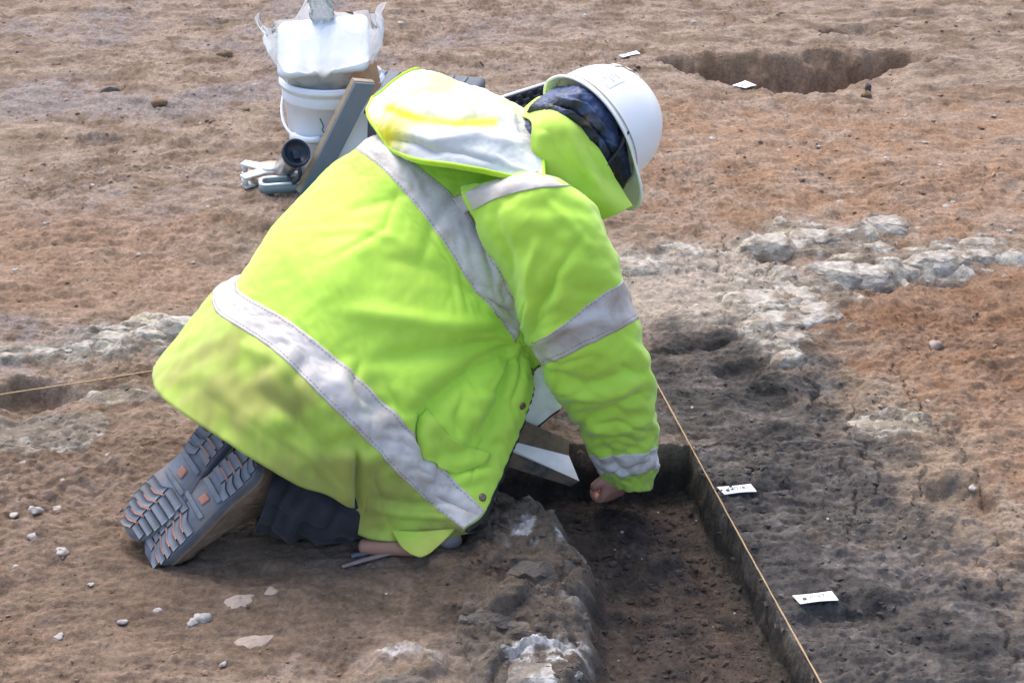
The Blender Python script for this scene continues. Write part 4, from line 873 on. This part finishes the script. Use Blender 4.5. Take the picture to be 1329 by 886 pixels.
# polythene bag: loose crumpled sheet gathered round the tub
n_a, n_z = 120, 60; BG = np.zeros((n_z, n_a, 3))
for i, t in enumerate(np.linspace(0, 1, n_z)):
    for j, a in enumerate(np.linspace(0, 2 * math.pi, n_a)):
        c_, s_ = math.cos(a), math.sin(a)
        pw = 3.2; q = (abs(c_) ** pw + abs(s_) ** pw) ** (-1 / pw)
        peak = .085 * math.exp(-((a - 3.35) / .26) ** 2) + .03 * math.exp(-((a - 4.1) / .3) ** 2) + .10 * math.exp(-((a - 1.75) / .22) ** 2) + .06 * math.exp(-((a - .15) / .22) ** 2) + .06 * math.exp(-((a - 6.38) / .22) ** 2) + .05 * math.exp(-((a - 5.0) / .2) ** 2)
        rx = .110 + .055 * min(1, t * 1.5) + .02 * max(0, t - .6); ry = .112 + .04 * min(1, 1.5 * t) - .05 * max(0, t - .5)
        zz = -.02 + (.195 + peak * .8) * t
        fl_ = 1 + .30 * max(0, t - .75) * (peak * 14)
        wob = .010 * math.sin(a * 9 + 5 * t) * t + .008 * math.sin(a * 17 - 8 * t) * t
        BG[i, j] = (q * c_ * rx * fl_ + wob * c_, q * s_ * ry * fl_ + wob * s_, zz)
BG[:, -1] = BG[:, 0]
cr_n = ridged(BG[..., 0] * 24 + BG[..., 2] * 15, BG[..., 1] * 24 - BG[..., 2] * 18, 3, 431); BN_ = gnorm(BG); BN_ *= np.sign((BN_ * BG).sum(-1).mean())
BG = BG + BN_ * (.011 * (cr_n - .6))[..., None]; BG[:, -1] = BG[:, 0]
bag = tag(build('plastic_bag', at(bb, sheet(BG), ga), 'bag'), 'clear crumpled polythene bag standing open in the white bucket', 'bag')
tf = [np.array((0, .02, 0)) + np.array(p) for p in ((-.012, 0, .17), (-.028, 0, .215), (-.022, .01, .27), (.0, .01, .245), (.022, .0, .265), (.028, 0, .205), (.012, 0, .17))]
# gathered neck of the bag sticking up
NG = np.array([[(x * (1 + .12 * math.sin(7 * u_ + k)) , .03 + .012 * math.sin(9 * u_ + 2 * k) + y, .185 + .13 * v_ + .012 * math.sin(11 * u_) * v_) for x, y, u_ in [(.034 * math.cos(q) * (1 + .5 * (v_ - .4) ** 2), .018 * math.sin(q), q) for q in np.linspace(0, 2 * math.pi, 40)]] for k, v_ in enumerate(np.linspace(0, 1, 20))])
build('bag_neck', at(bb, sheet(NG), ga), 'bag', bag)

# leaning board
b0 = PH(392, 247, 0) + np.array((0, -.035, 0)); ev = nrm((.185, -.005, .345)); wv = nrm((.72, .70, 0)); wv = nrm(wv - ev * (wv @ ev)); nv_ = np.cross(ev, wv); nv_ = nv_ if nv_[1] > 0 else -nv_
bd = empty('drawing_board', b0, 'tan-edged board with shade-grey painted face leaning against the white bucket', 'board')
def slab(o, a, b, c, la, lb, lc, bev=.002): return xf(box((0, 0, 0), (la, lb, lc), bev), frame(o, a, b, c))
build('shade_grey_face', slab(b0 + nv_ * .002, ev, wv, nv_, .40, .085, .006), 'boardface', bd, smooth=False)
build('tan_backing', slab(b0 + nv_ * .0085, ev, wv, nv_, .403, .087, .017), 'boardedge', bd, smooth=False)

# mugs
def mug(name, base, ax, L, r0, r1, bodym, lidm, label, handle_dir):
    ax = nrm(ax); hd = nrm(np.array(handle_dir) - ax * (np.array(handle_dir) @ ax)); sd = np.cross(ax, hd); A = frame(base, hd, sd, ax)
    m = empty(name, base, label, 'mug')
    build('cup', xf(lathe([(.002, 0), (r0 * .95, 0), (r0, .004), (r0 * 1.0, L * .3), (r0 * 1.03, L * .34), (r1, L * .85), (r1, L * .9)], 40), A), bodym, m)
    lid = build('lid', xf(lathe([(r1 * 1.0, L * .86), (r1 * 1.10, L * .87), (r1 * 1.14, L * .93), (r1 * 1.12, L * .99), (r1 * 1.04, L), (r1 * .92, L * .985), (r1 * .88, L * .93), (.002, L * .92)], 40, False), A), lidm, m)
    build('sip_slider', xf(box((-.008, -.011, L * .92), (.018, .011, L * .92 + .007), .002), A), lidm, lid)
    hpz = [(r1 * .95, 0, L * .92), (r1 * 1.45, 0, L * .93), (r1 * 1.75, 0, L * .82), (r1 * 1.7, 0, L * .55), (r1 * 1.45, 0, L * .35), (r0 * 1.0, 0, L * .28)]
    build('handle', xf(tube(hpz, [.010, .010, .010, .009, .008, .008], 12, 24, flat=.6, up=(0, 1, 0)), A), lidm, m)
    return m
mb = PH(366, 222, .033)
mug('travel_mug', mb, (.066, -.120, .105), .185, .030, .038, 'steel', 'navyplastic', 'steel travel mug with dark blue lid tipped on its handle beside the board', (.05, -.2, -1))
# tape reel lying flat
ro = PH(352, 233, .0)
rl = empty('tape_reel', ro, 'pale grey open-frame measuring tape reel lying flat on the soil', 'tape measure')
ra = (nrm((.96, .28, 0)), nrm((-.28, .96, .06)), nrm((0, -.06, 1)))
star = []
for k, (an, L_) in enumerate(((25, .085), (140, .10), (205, .10), (320, .095))):
    for d_, rr in ((-34, .034), (-9, L_), (9, L_), (34, .034)): star.append((rr * math.cos(R(an + d_)), rr * math.sin(R(an + d_))))
for z0 in (.004, .034): build('frame', at(ro, prism(star, z0, z0 + .006), ra), 'reel', rl, smooth=False)
for an, L_ in ((25, .078), (140, .092), (205, .092), (320, .088)): build('spacer', at(ro, lathe([(.001, .008), (.009, .008), (.009, .036), (.001, .036)], 16), (ra[0] * 1, ra[1], ra[2])) if False else xf(lathe([(.001, .010), (.010, .010), (.010, .0335), (.001, .0335)], 16), frame(ro + ra[0] * L_ * math.cos(R(an)) + ra[1] * L_ * math.sin(R(an)), *ra)), 'reel', rl)
build('tape_coil', at(ro, lathe([(.02, .012), (.068, .012), (.070, .014), (.070, .030), (.068, .032), (.02, .032)], 48, False), ra), 'tapeband', rl)
build('hub', at(ro, lathe([(.001, .034), (.026, .034), (.026, .046), (.022, .048), (.016, .046), (.001, .046)], 32), ra), 'reel', rl)
# D-shaped handle
ho = PH(366, 246, .0)
ha = (nrm((.97, .20, 0)), nrm((-.2, .97, .1)), nrm((0, -.1, 1)))
def dloop(hx, hy, bar, z0, z1, n=10):
    def rr(ax, ay, r):
        return [(cx * (ax - r) + r * math.cos(a), cy * (ay - r) + r * math.sin(a)) for k, (cx, cy) in enumerate(((1, 1), (-1, 1), (-1, -1), (1, -1))) for a in np.linspace(k * math.pi / 2, (k + 1) * math.pi / 2, n)]
    o_, i_ = rr(hx, hy, min(hx, hy) * .75), rr(hx - bar, hy - bar, (min(hx, hy) - bar) * .75); m = len(o_)
    V = [(*p, z) for z in (z0, z1) for p in o_] + [(*p, z) for z in (z0, z1) for p in i_]; F = []
    for j in range(m):
        k = (j + 1) % m; F += [(j, k, m + k, m + j), (2 * m + k, 2 * m + j, 3 * m + j, 3 * m + k), (m + j, m + k, 3 * m + k, 3 * m + j), (k, j, 2 * m + j, 2 * m + k)]
    return np.array(V), F
build('handle', at(ho, dloop(.068, .030, .013, .003, .030), ha), 'greyplastic', rl)
build('handle_face', at(ho, dloop(.067, .029, .011, .0305, .034), ha), 'reel', rl)
# grey dustpan half hidden by the jacket
dp = PH(402, 240, 0)
du = empty('dustpan', dp, 'grey plastic dustpan lying under the leaning board', 'dustpan')
da = (nrm((.95, .3, .05)), nrm((-.3, .95, 0)), Z3)
build('pan', at(dp, join(slab((0, 0, .006), nrm((1, 0, .12)), Y3, nrm((-.12, 0, 1)), .22, .17, .004), slab((0, -.002, .006), nrm((1, 0, .12)), Y3, Z3, .22, .004, .035), slab((0, .17, .006), nrm((1, 0, .12)), Y3, Z3, .22, .004, .035), slab((.215, 0, .03), X3, Y3, Z3, .006, .17, .04)), da), 'case', du, smooth=False)
build('handle', at(dp, tube([(.21, .085, .06), (.26, .085, .075), (.34, .085, .08)], [.012, .014, .013], 12, 10), da), 'case', du)
# flask
fb = PH(480, 224, 0)
fk = empty('flask', fb, 'dark grey flask with black screw lid standing between board and grey case', 'flask')
build('body', at(fb, lathe([(.002, 0), (.046, 0), (.048, .004), (.048, .20), (.040, .215), (.040, .222), (.002, .222)], 40)), 'case', fk)
build('lid', at(fb, lathe([(.046, .212), (.058, .214), (.060, .222), (.060, .238), (.054, .252), (.030, .262), (.002, .264)], 40)), 'black', fk)
build('handle', at(fb, tube([(-.045, -.01, .225), (-.075, -.02, .215), (-.082, -.022, .16), (-.062, -.018, .125), (-.045, -.012, .12)], [.009] * 5, 10, 20)), 'black', fk)
# closed grey case and foam-lined open case
cs = PH(560, 214, 0)
c1 = empty('equipment_case', cs, 'closed dark grey plastic case standing behind the flask', 'case')
ca1 = (nrm((.97, -.22, 0)), nrm((.22, .97, 0)), Z3)
co = cs + np.array((-.24, 0, 0))
build('base', at(co, box((0, 0, 0), (.36, .26, .16), .012), ca1), 'case', c1); build('lid', at(co, box((-.004, -.004, .166), (.364, .264, .232), .014), ca1), 'case', c1)
for x in (.07, .27): build('latch', at(co, box((x, -.012, .13), (x + .035, -.0045, .19), .003), ca1), 'black', c1)
build('carry_handle', at(co, tube([(.13, -.004, .20), (.13, -.03, .205), (.23, -.03, .205), (.23, -.004, .20)], .007, 10, 24), ca1), 'black', c1)
for k in range(7): build('lid_rib', at(co, box((.03 + .045 * k, .02, .2325), (.042 + .045 * k, .24, .236), .001), ca1), 'case', c1)
fo = PY(684, 147, 4.35); fo[2] = 0
c2 = empty('foam_lined_case', fo, 'open case with charcoal egg-crate foam beyond the hard hat', 'case')
ft = PY(694, 138, 4.42)
la = (nrm((.86, .48, .12)), nrm((-.42, .62, .52)), None); la = (la[0], nrm(la[1] - la[0] * (la[1] @ la[0])), None); la = (la[0], la[1], np.cross(la[0], la[1]))
lo = ft - la[0] * .09 - la[1] * .05
gx, gy = np.meshgrid(np.linspace(0, .16, 97), np.linspace(0, .10, 57)); gz = .012 + .014 * np.sin(gx * 2 * math.pi / .040) * np.sin(gy * 2 * math.pi / .040)
build('foam', xf((np.stack([gx, gy, gz], -1).reshape(-1, 3), grid_faces(57, 97)), frame(lo, *la)), 'foam', c2)
build('lid', xf(join(box((-.012, -.012, -.03), (.172, .112, -.018), .003), box((-.012, -.012, -.018), (-.002, .112, .018), .002), box((.162, -.012, -.018), (.172, .112, .018), .002)), frame(lo, *la)), 'case', c2)
build('metal_rim', xf(join(box((-.012, .1025, -.018), (.172, .1125, .022), .002), box((-.0125, -.0125, .0185), (-.0015, .1015, .0225), .001), box((.1615, -.0125, .0185), (.1725, .1015, .0225), .001)), frame(lo, *la)), 'alu', c2)
bs = lo - la[1] * .02; build('base', xf(box((-.11, -.08, 0), (.11, .07, max(.05, bs[2] - .03)), .008), frame(np.array((bs[0] + .07, bs[1] - .02, 0)), (.87, .49, 0), (-.49, .87, 0), (0, 0, 1))), 'case', c2)
# scrap of white paper by the bucket
pp = PY(494, 96, 4.22)
sg = np.array([[(x, y, .010 * math.sin(30 * x + 20 * y) + .3 * x * y) for x in np.linspace(-.028, .03, 12)] for y in np.linspace(-.012, .014, 8)])
tag(build('paper_scrap', xf(sheet(sg), frame(pp - np.array((.02, 0, .004)), X3, nrm((0, .6, .8)), nrm((0, -.8, .6)))), 'paper', solid=.0008), 'crumpled white paper scrap on the grey case', 'paper')

# ================================================================ TOOLS AND SMALL THINGS NEAR THE TRENCH
# hand shovel: floor, two flared sides
s_tip = PH(752, 624, -.035); s_lf = PH(660, 584, .035); s_far = PH(738, 590, -.005)
sh = empty('hand_shovel', np.array((*s_tip[:2], -.05)), 'worn steel hand shovel lying under the jacket, muddy sides, bare blade', 'shovel')
back_n = s_lf + (s_lf - s_tip) * .55; back_f = PH(640, 566, .06) + (PH(640, 566, .06) - s_far) * .25
def thin(poly, t=.0025):
    P = np.array(poly, float); n = nrm(np.cross(P[1] - P[0], P[2] - P[0])); n = n if n[2] > 0 else -n; m = len(P)
    return np.concatenate([P, P - n * t]), [tuple(range(m)), tuple(range(2 * m - 1, m - 1, -1))] + [(i, m + i, m + (i + 1) % m, (i + 1) % m) for i in range(m)]
build('blade', thin([s_tip, s_far, back_f, back_n]), 'blade', sh, smooth=False)
sd1 = np.array((.012, .035, .055)); build('far_side', thin([s_far + (s_tip - s_far) * .03, s_far + sd1 * .35 + (s_far - s_tip) * .15, back_f + sd1, back_f]), 'bladedirt', sh, smooth=False)
sd0 = np.array((-.012, -.022, -.035)); build('near_side', thin([s_tip, back_n, back_n + sd0, s_tip + sd0 * .42 + (back_n - s_tip) * .06]), 'bladedirt', sh, smooth=False)
hbk = (back_n + back_f) / 2; build('handle', tube([hbk, hbk + np.array((-.06, .02, .02)), hbk + np.array((-.15, .05, .03))], [.012, .014, .014], 12, 10), 'wood', sh)
# wooden-handled hand tool by the knee
w0, w1 = PH(468, 708, .017), PH(530, 712, .017)
tl = empty('hand_tool', np.array((*w1[:2], 0)), 'wooden-handled digging tool with rusty rounded end below the jacket corner', 'hand tool')
dv = nrm(w1 - w0)
build('wooden_handle', tube([w0 - dv * .004, w0, w0 + dv * .006, w0 + dv * .03, w0 + dv * .06, w1 + dv * .02], [.004, .012, .0158, .0165, .0150, .0135], 18, 30), 'wood', tl)
e_ = PH(585, 703, .014)
build('steel_neck', tube([w1 + dv * .018, (w1 + e_) / 2, e_ - dv * .02], [.007, .005, .006], 10, 12), 'rust', tl)
build('rounded_blade', lumpy(ellipsoid(e_, (.022, .010, .020), np.stack([nrm((.9, .3, -.2)), nrm((-.2, -.8, .5)), nrm((.1, .45, .85))], 1), 28, 20), e_, .0015, 40, 441), 'rust', tl)
k0, k1 = PH(444, 735, .004), PH(530, 712, .012)
tag(build('stick', join(tube([k0, (k0 * .5 + k1 * .5) + np.array((0, 0, .002)), k1], [.0045, .006, .005], 8, 16, flat=.5)), 'stick'), 'weathered grey split stick under the wooden tool handle', 'stick')
k2 = PH(456, 722, .006)
tag(build('plastic_peg', tube([k2, k2 + np.array((.012, .004, .002)), k2 + np.array((.05, .012, .002))], [.0055, .006, .004], 8, 10, flat=.6), 'blueplastic'), 'small dull blue plastic peg beside the grey stick', 'peg')

# strings
def string(name, pts, label, sag=.0):
    return tag(build(name, tube(cr(pts, 160) + np.random.RandomState(3).randn(160, 3) * np.array((.00015, 0, .00015)), .0017 + .0002 * np.random.RandomState(4).randn(160), 6), 'string'), label, 'string')
sp0 = np.array((xs(3.45) , 3.45, .012)); sp1 = np.array((xs(1.2), 1.2, .012))
string('string_line', [sp0, np.array((xs(2.94) + .001, 2.94, .010)), np.array((xs(2.2) - .0015, 2.2, .009)), sp1], 'taut tan string along the straight edge of the trench')
string('string_line', [PH(-120, 533, .012), PH(0, 512, .012), PH(120, 494, .012), PH(236, 475, .014), PH(330, 462, .014)], 'tan string stretched past the pale clay ridge towards the jacket hem')

# find tags
def paper_tag(name, corners, label, text=None):
    P = [GP(*c) + np.array((0, 0, .006)) for c in corners]; G = surf([[P[0], (P[0] + P[1]) / 2 + np.array((0, 0, -.001)), P[1]], [P[3], (P[2] + P[3]) / 2 + np.array((0, 0, .002)), P[2]]], 10, 16)
    r = empty(name, np.array((*G.reshape(-1, 3).mean(0)[:2], P[3][2] - .006)), label, 'tag', 'paper find tags')
    build('card', sheet(G), 'paper', r, solid=.0008)
    ax = nrm(P[1] - P[0]); ay = P[0] - P[3]; ay = nrm(ay - ax * (ay @ ax)); az = np.cross(ax, ay); c = G[5, 3]; L_ = np.linalg.norm(P[1] - P[0])
    build('eyelet', xf(lathe([(.0012, .0012), (.004, .0012), (.004, .002), (.0012, .002)], 16, False), frame(c, ax, ay, az)), 'eyelet', r)
    if text:
        cu = bpy.data.curves.new('lettering', 'FONT'); cu.body = text; cu.size = .017; cu.align_x = 'CENTER'; cu.align_y = 'CENTER'
        ob = bpy.data.objects.new('lettering', cu); COL.objects.link(ob); bpy.context.view_layer.update()
        me2 = bpy.data.meshes.new_from_object(ob); bpy.data.objects.remove(ob)
        v = np.array([tuple(q.co) for q in me2.vertices]); f = [tuple(p.vertices) for p in me2.polygons]
        v[:, :2] *= -1 if False else 1; v[:, 2] += .0012
        build('lettering', xf((v, f), frame(G[4, 8] , ax, ay, az)), 'ink', r, smooth=False)
    return r
paper_tag('paper_tag', [(930, 635), (974, 631), (982, 641), (940, 645)], 'white paper tag lying across the string at the trench edge', '(2024)')
paper_tag('paper_tag', [(1028, 776), (1079, 770), (1088, 782), (1038, 787)], 'white paper tag on dark soil by a shallow hollow, clear of the string', '(2047)')
paper_tag('paper_tag', [(950, 113), (967, 107), (982, 113), (968, 117)], 'curled white paper tag at the lip of the far pit', None)
paper_tag('paper_tag', [(803, 74), (826, 68), (831, 72), (808, 77)], 'white paper tag on the soil beyond the hard hat', None)

# stones
def stone(name, px, py, wpx, m, label, group=None, flat=.6, asp=1.3, lift=.25, cat='stone', seed=0):
    p = GP(px, py); sc = np.linalg.norm(np.array((0, 0, CAM_H)) - p) / FPX; a = wpx * sc / 2; b = a / asp; c = a * flat
    rs = np.random.RandomState(int(px * 7 + py + seed)); an = rs.rand() * 3; wob = rs.rand(8) * 6.28
    A = np.array(((math.cos(an * .3), -math.sin(an * .3), 0), (math.sin(an * .3), math.cos(an * .3), 0), (0, 0, 1)))
    v, f = ellipsoid((0, 0, 0), (1, 1, 1), None, 16, 11)
    for k in range(7):                                    # knock flats off the pebble
        d = nrm(rs.randn(3)); q = v @ d; t = .62 + .25 * rs.rand(); v = v - np.outer(np.maximum(q - t, 0) * .85, d)
    an_ = np.arctan2(v[:, 1], v[:, 0]); v = v * (1 + .14 * np.sin(2 * an_ + wob[0]) + .11 * np.sin(3 * an_ + wob[1]) + .07 * np.sin(5 * an_ + wob[2]) + .06 * np.sin(3 * v[:, 2] * 2 + wob[3]))[:, None]
    v = v * np.array((a, b, c)) @ A.T + p + np.array((0, 0, c * lift))
    o = build(name, (v, f), m, None); return tag(o, label, cat, group)
SMALL = [(45, 662, 22), (73, 660, 16), (46, 695, 20), (80, 716, 22), (160, 806, 14), (76, 826, 16), (20, 735, 12), (290, 861, 12), (204, 792, 14), (140, 590, 10), (82, 622, 12), (90, 455, 12), (18, 668, 14), (118, 758, 10), (30, 600, 10),
         (1230, 268, 14), (1090, 262, 12), (1236, 262, 16), (1200, 185, 8), (1062, 190, 8), (925, 180, 12), (1010, 195, 8), (1150, 205, 10), (1130, 650, 8), (1030, 640, 7), (1205, 520, 9), (1090, 410, 8), (960, 310, 8), (1310, 300, 10), (1220, 214, 8), (850, 250, 8),
         (520, 30, 12), (170, 68, 8), (260, 160, 6), (330, 110, 8), (120, 240, 8), (270, 268, 8), (60, 290, 9), (180, 330, 9), (250, 340, 8), (20, 350, 10), (640, 40, 10), (590, 14, 10), (900, 28, 10), (760, 20, 10), (1020, 150, 7), (1290, 150, 7), (1180, 130, 7)]
PL = [('small pale pebble pressed into the mud to the rear of the boots', 'pebbles behind the boots'), ('small pale pebble on the orange-brown soil past the clay lumps', 'pebbles beyond the clay lumps'), ('small pale pebble on the grey and orange slope near the tags', 'pebbles on the clay slope'), ('small pale pebble on the open field around the bucket', 'pebbles on the open field')]
for i, (x, y, w) in enumerate(SMALL):
    k = 0 if x < 330 and y > 560 else (3 if x < 700 or y < 130 else (1 if y < 305 else 2)); stone('pebble', x, y, w * .9, 'pebble', PL[k][0], PL[k][1], .42, 1.3, -.05, 'pebble', i)
stone('stone', 312, 779, 52, 'pebblepink', 'flat pinkish stone in the mud below the boots', None, .22, 1.6, -.35)
stone('stone', 330, 832, 50, 'pebblepink', 'flat pinkish grey stone, nearer the trench block than its twin', None, .2, 1.6, -.3) ; bpy.data.objects[-1] if False else None
stone('flint', 262, 804, 22, 'pebble', 'glossy white and grey flint beside the flat pinkish stone', None, .6, 1.1, .3, 'flint')
stone('flint', 250, 808, 14, 'pebble', 'small white flint touching a larger glossy flint', None, .6, 1.1, .3, 'flint')
stone('stone', 352, 768, 22, 'pebblepink', 'small pinkish stone next to a flat pinkish one', None, .3, 1.4, .1)
stone('pink_stone', 1213, 450, 22, 'pebblepink', 'smooth pink stone on the orange slope', None, .6, 1.2, .3)
stone('clod', 206, 136, 22, 'clod', 'lone orange-brown upright clod on open soil', None, .7, 1.2, .4, 'clod')
stone('clod', 1126, 117, 9, 'darkstone', 'small dark upright clod just in front of the far pit', None, 1.2, 1.0, .6, 'clod')
stone('clod', 1124, 124, 12, 'clod', 'brown clod under a smaller dark clod before the far pit', None, .7, 1.0, .4, 'clod')
stone('clod', 1017, 642, 14, 'darkstone', 'dark round clod beside the tag at the trench edge', None, .7, 1.1, .3, 'clod')
stone('clod', 292, 72, 20, 'clod', 'low brown clod on open soil near the plastic bag', None, .5, 1.5, .3, 'clod')
stone('clod', 145, 120, 24, 'darkstone', 'grey-brown flat clod on open soil past the orange-brown one', None, .4, 1.6, .2, 'clod')
stone('stone', 1262, 634, 11, 'pebble', 'white stone in the small hollow on the clay slope', None, .6, 1.2, .3)

# broken slabs of pale clay rock bedded in the soil
M['slab'] = mat('pale_weathered_rock', (.33, .285, .235), .9, spec=.25, var=(30, .3), bump=[(60, .7, .008), (220, .6, .003)], stain=[((.52, .50, .455), 13, .43, .58, .85), ((.20, .16, .12), 15, .50, .62, .9)])
M['greyslab'] = mat('grey_clay_block', (.165, .138, .112), .9, spec=.25, var=(30, .35), bump=[(50, .7, .008), (200, .6, .003)], stain=[((.42, .40, .37), 16, .60, .68, .8), ((.11, .093, .077), 14, .46, .62, .9)])
M['whiteslab'] = mat('white_crusted_block', (.22, .19, .16), .9, spec=.25, var=(30, .35), bump=[(50, .7, .008), (200, .6, .003)], stain=[((.50, .49, .47), 14, .50, .60, .85), ((.13, .11, .09), 13, .50, .64, .85)])
def rock(px, py, wpx, asp, thick, sink, m, label, group, seed, tilt=(0, 0)):
    p = GP(px, py); sc = np.linalg.norm(np.array((0, 0, CAM_H)) - p) / FPX; a = wpx * sc / 2; rs_ = np.random.RandomState(seed); bm = bmesh.new(); th0 = rs_.rand() * 6.28
    for k in range(11):
        an = th0 + k * 2 * math.pi / 11 + .25 * rs_.randn(); rr = .80 + .30 * rs_.rand()
        for z, q in ((thick * (.55 + .40 * rs_.rand()), .55 + .30 * rs_.rand()), (thick * (.05 + .3 * rs_.rand()), .95 + .15 * rs_.rand()), (-thick * 1.2, 1.30)):
            bm.verts.new((a * rr * q * math.cos(an), a * asp * rr * q * math.sin(an), z + tilt[0] * math.cos(an) * q + tilt[1] * math.sin(an) * q))
    bmesh.ops.convex_hull(bm, input=bm.verts[:]); bmesh.ops.delete(bm, geom=[v for v in bm.verts if not v.link_faces], context='VERTS')
    bmesh.ops.triangulate(bm, faces=bm.faces[:]); bmesh.ops.subdivide_edges(bm, edges=[e for e in bm.edges if e.calc_length() > a * .22], cuts=3, use_grid_fill=True)
    bmesh.ops.smooth_vert(bm, verts=bm.verts[:], factor=.35, use_axis_x=True, use_axis_y=True, use_axis_z=True)
    bmesh.ops.triangulate(bm, faces=bm.faces[:]); bm.verts.index_update()
    v = np.array([q.co[:] for q in bm.verts]); f = [tuple(q.index for q in t.verts) for t in bm.faces]; bm.free()
    v[:, 2] += .22 * thick * fbm(v[:, 0] * 34 + seed, v[:, 1] * 34, 4, seed) + .30 * thick * (ridged(v[:, 0] * 16 + seed, v[:, 1] * 22, 2, seed + 1) - .6)
    v[:, :2] *= (1 + .10 * fbm(v[:, 0] * 30, v[:, 1] * 30 + v[:, 2] * 40, 2, seed + 3))[:, None]
    return tag(build('rock_slab' if m == 'slab' else 'clay_block', (v + p + np.array((0, 0, -sink)), f), m, None, smooth=False), label, 'rock', group)
LR = ('pale weathered rock slab bedded in the outcrop beyond the sleeve', 'rock slabs beyond the sleeve'); LL = ('pale weathered rock slab in the low ridge by the jacket hem', 'rock slabs by the jacket hem')
RK = [(822, 343, 58, .5, .020, .004), (888, 324, 40, .6, .022, .006), (1000, 312, 62, .55, .028, .006), (1052, 306, 72, .5, .026, .004), (1095, 300, 46, .5, .020, .004), (1132, 318, 56, .45, .018, .006), (1148, 290, 66, .5, .028, .004), (1085, 352, 70, .55, .036, .006), (1128, 356, 60, .55, .036, .006),
      (1180, 350, 54, .45, .026, .006), (1215, 336, 74, .4, .030, .006), (1262, 330, 66, .35, .024, .006), (1275, 312, 56, .4, .018, .006), (985, 385, 72, .6, .026, .010), (1030, 380, 84, .6, .030, .010), (1048, 402, 70, .6, .026, .010), (1002, 412, 74, .5, .024, .008), (1025, 436, 50, .5, .018, .008), (1024, 461, 40, .6, .022, .006), (1150, 547, 84, .35, .014, .006)]
for i, q in enumerate(RK): rock(q[0], q[1], q[2] * 1.18, q[3] * 1.15, q[4] * .85, q[5] + .004, 'slab', *LR, 501 + i * 7)
for i, q in enumerate([(238, 425, 74, .55, .040, .008), (196, 436, 70, .5, .032, .010), (150, 440, 66, .5, .026, .010), (105, 450, 70, .45, .022, .010), (55, 458, 66, .4, .018, .008), (12, 462, 50, .4, .016, .008), (152, 431, 40, .5, .022, .006)]): rock(*q, 'slab', *LL, 701 + i * 7)
rock(690, 712, 122, .75, .022, .022, 'greyslab', 'grey clay block flecked with white, highest beside the trench', None, 801, (.006, -.008))
rock(698, 790, 112, .66, .020, .023, 'greyslab', 'brown-grey clay block between two whitened blocks on the trench side', None, 811, (.004, -.010))
rock(698, 866, 112, .7, .024, .016, 'whiteslab', 'big clay block crusted white on top by the trench floor', None, 822, (.004, -.010))
rock(632, 778, 126, .5, .012, .019, 'greyslab', 'low smeared grey clay block set back from the trench', None, 833)
rock(524, 874, 84, .6, .016, .014, 'greyslab', 'low clay block edged white in the mud, well back from the trench', None, 844)

# loose crumbs: nobody could count them
rs = np.random.RandomState(5); cx, cy, cr0 = [], [], []
def sow(n, px0, py0, px1, py1, r0, r1):
    for _ in range(n):
        p = PH(px0 + (px1 - px0) * rs.rand(), py0 + (py1 - py0) * rs.rand(), 0); cx.append(p[0]); cy.append(p[1]); cr0.append(r0 + (r1 - r0) * rs.rand() ** 4)
sow(3600, -40, 520, 1360, 900, .0008, .0045); sow(2600, -40, 250, 1360, 520, .0011, .0055); sow(2600, -40, -5, 1360, 250, .0018, .009)
sow(900, 850, 470, 1200, 886, .0012, .007); sow(900, 640, 600, 1000, 900, .0015, .009)
for _ in range(900):                                      # spoil in the trench
    yy = 1.8 + .8 * rs.rand(); cx.append(xs(yy) - .01 - .24 * rs.rand() * (1 if yy < 2.4 else 1.3)); cy.append(yy); cr0.append(.0015 + (.009 if yy > 2.3 else .005) * rs.rand() ** 3)
cx, cy, cr0 = np.array(cx), np.array(cy), np.array(cr0); ch, cc = ghs(cx, cy)
t_ = (1 + 5 ** .5) / 2; ico = np.array([(-1, t_, 0), (1, t_, 0), (-1, -t_, 0), (1, -t_, 0), (0, -1, t_), (0, 1, t_), (0, -1, -t_), (0, 1, -t_), (t_, 0, -1), (t_, 0, 1), (-t_, 0, -1), (-t_, 0, 1)]) / 1.9
icf = np.array([(0, 11, 5), (0, 5, 1), (0, 1, 7), (0, 7, 10), (0, 10, 11), (1, 5, 9), (5, 11, 4), (11, 10, 2), (10, 7, 6), (7, 1, 8), (3, 9, 4), (3, 4, 2), (3, 2, 6), (3, 6, 8), (3, 8, 9), (4, 9, 5), (2, 4, 11), (6, 2, 10), (8, 6, 7), (9, 8, 1)])
nC = len(cx); V = ico[None] * (cr0[:, None, None] * (1 + .35 * rs.randn(nC, 12, 1)) * np.array((1.2, 1.1, .75))); V = V + np.stack([cx, cy, ch - cr0 * .1], -1)[:, None]
Fq = (icf[None] + 12 * np.arange(nC)[:, None, None]).reshape(-1, 3)
cv = np.clip(cc * (.75 + .5 * rs.rand(nC, 1)), .01, 1); spk = rs.rand(nC) < .007; cv[spk] = np.array((.42, .39, .35))
cro = build('soil_crumbs', (V.reshape(-1, 3), Fq.tolist()), 'crumb', None, smooth=False, cols=np.repeat(cv, 12, 0), loc=(0, 2.5, 0))
tag(cro, 'loose crumbs of soil and grit strewn over the dug ground', 'soil crumbs', kind='stuff')
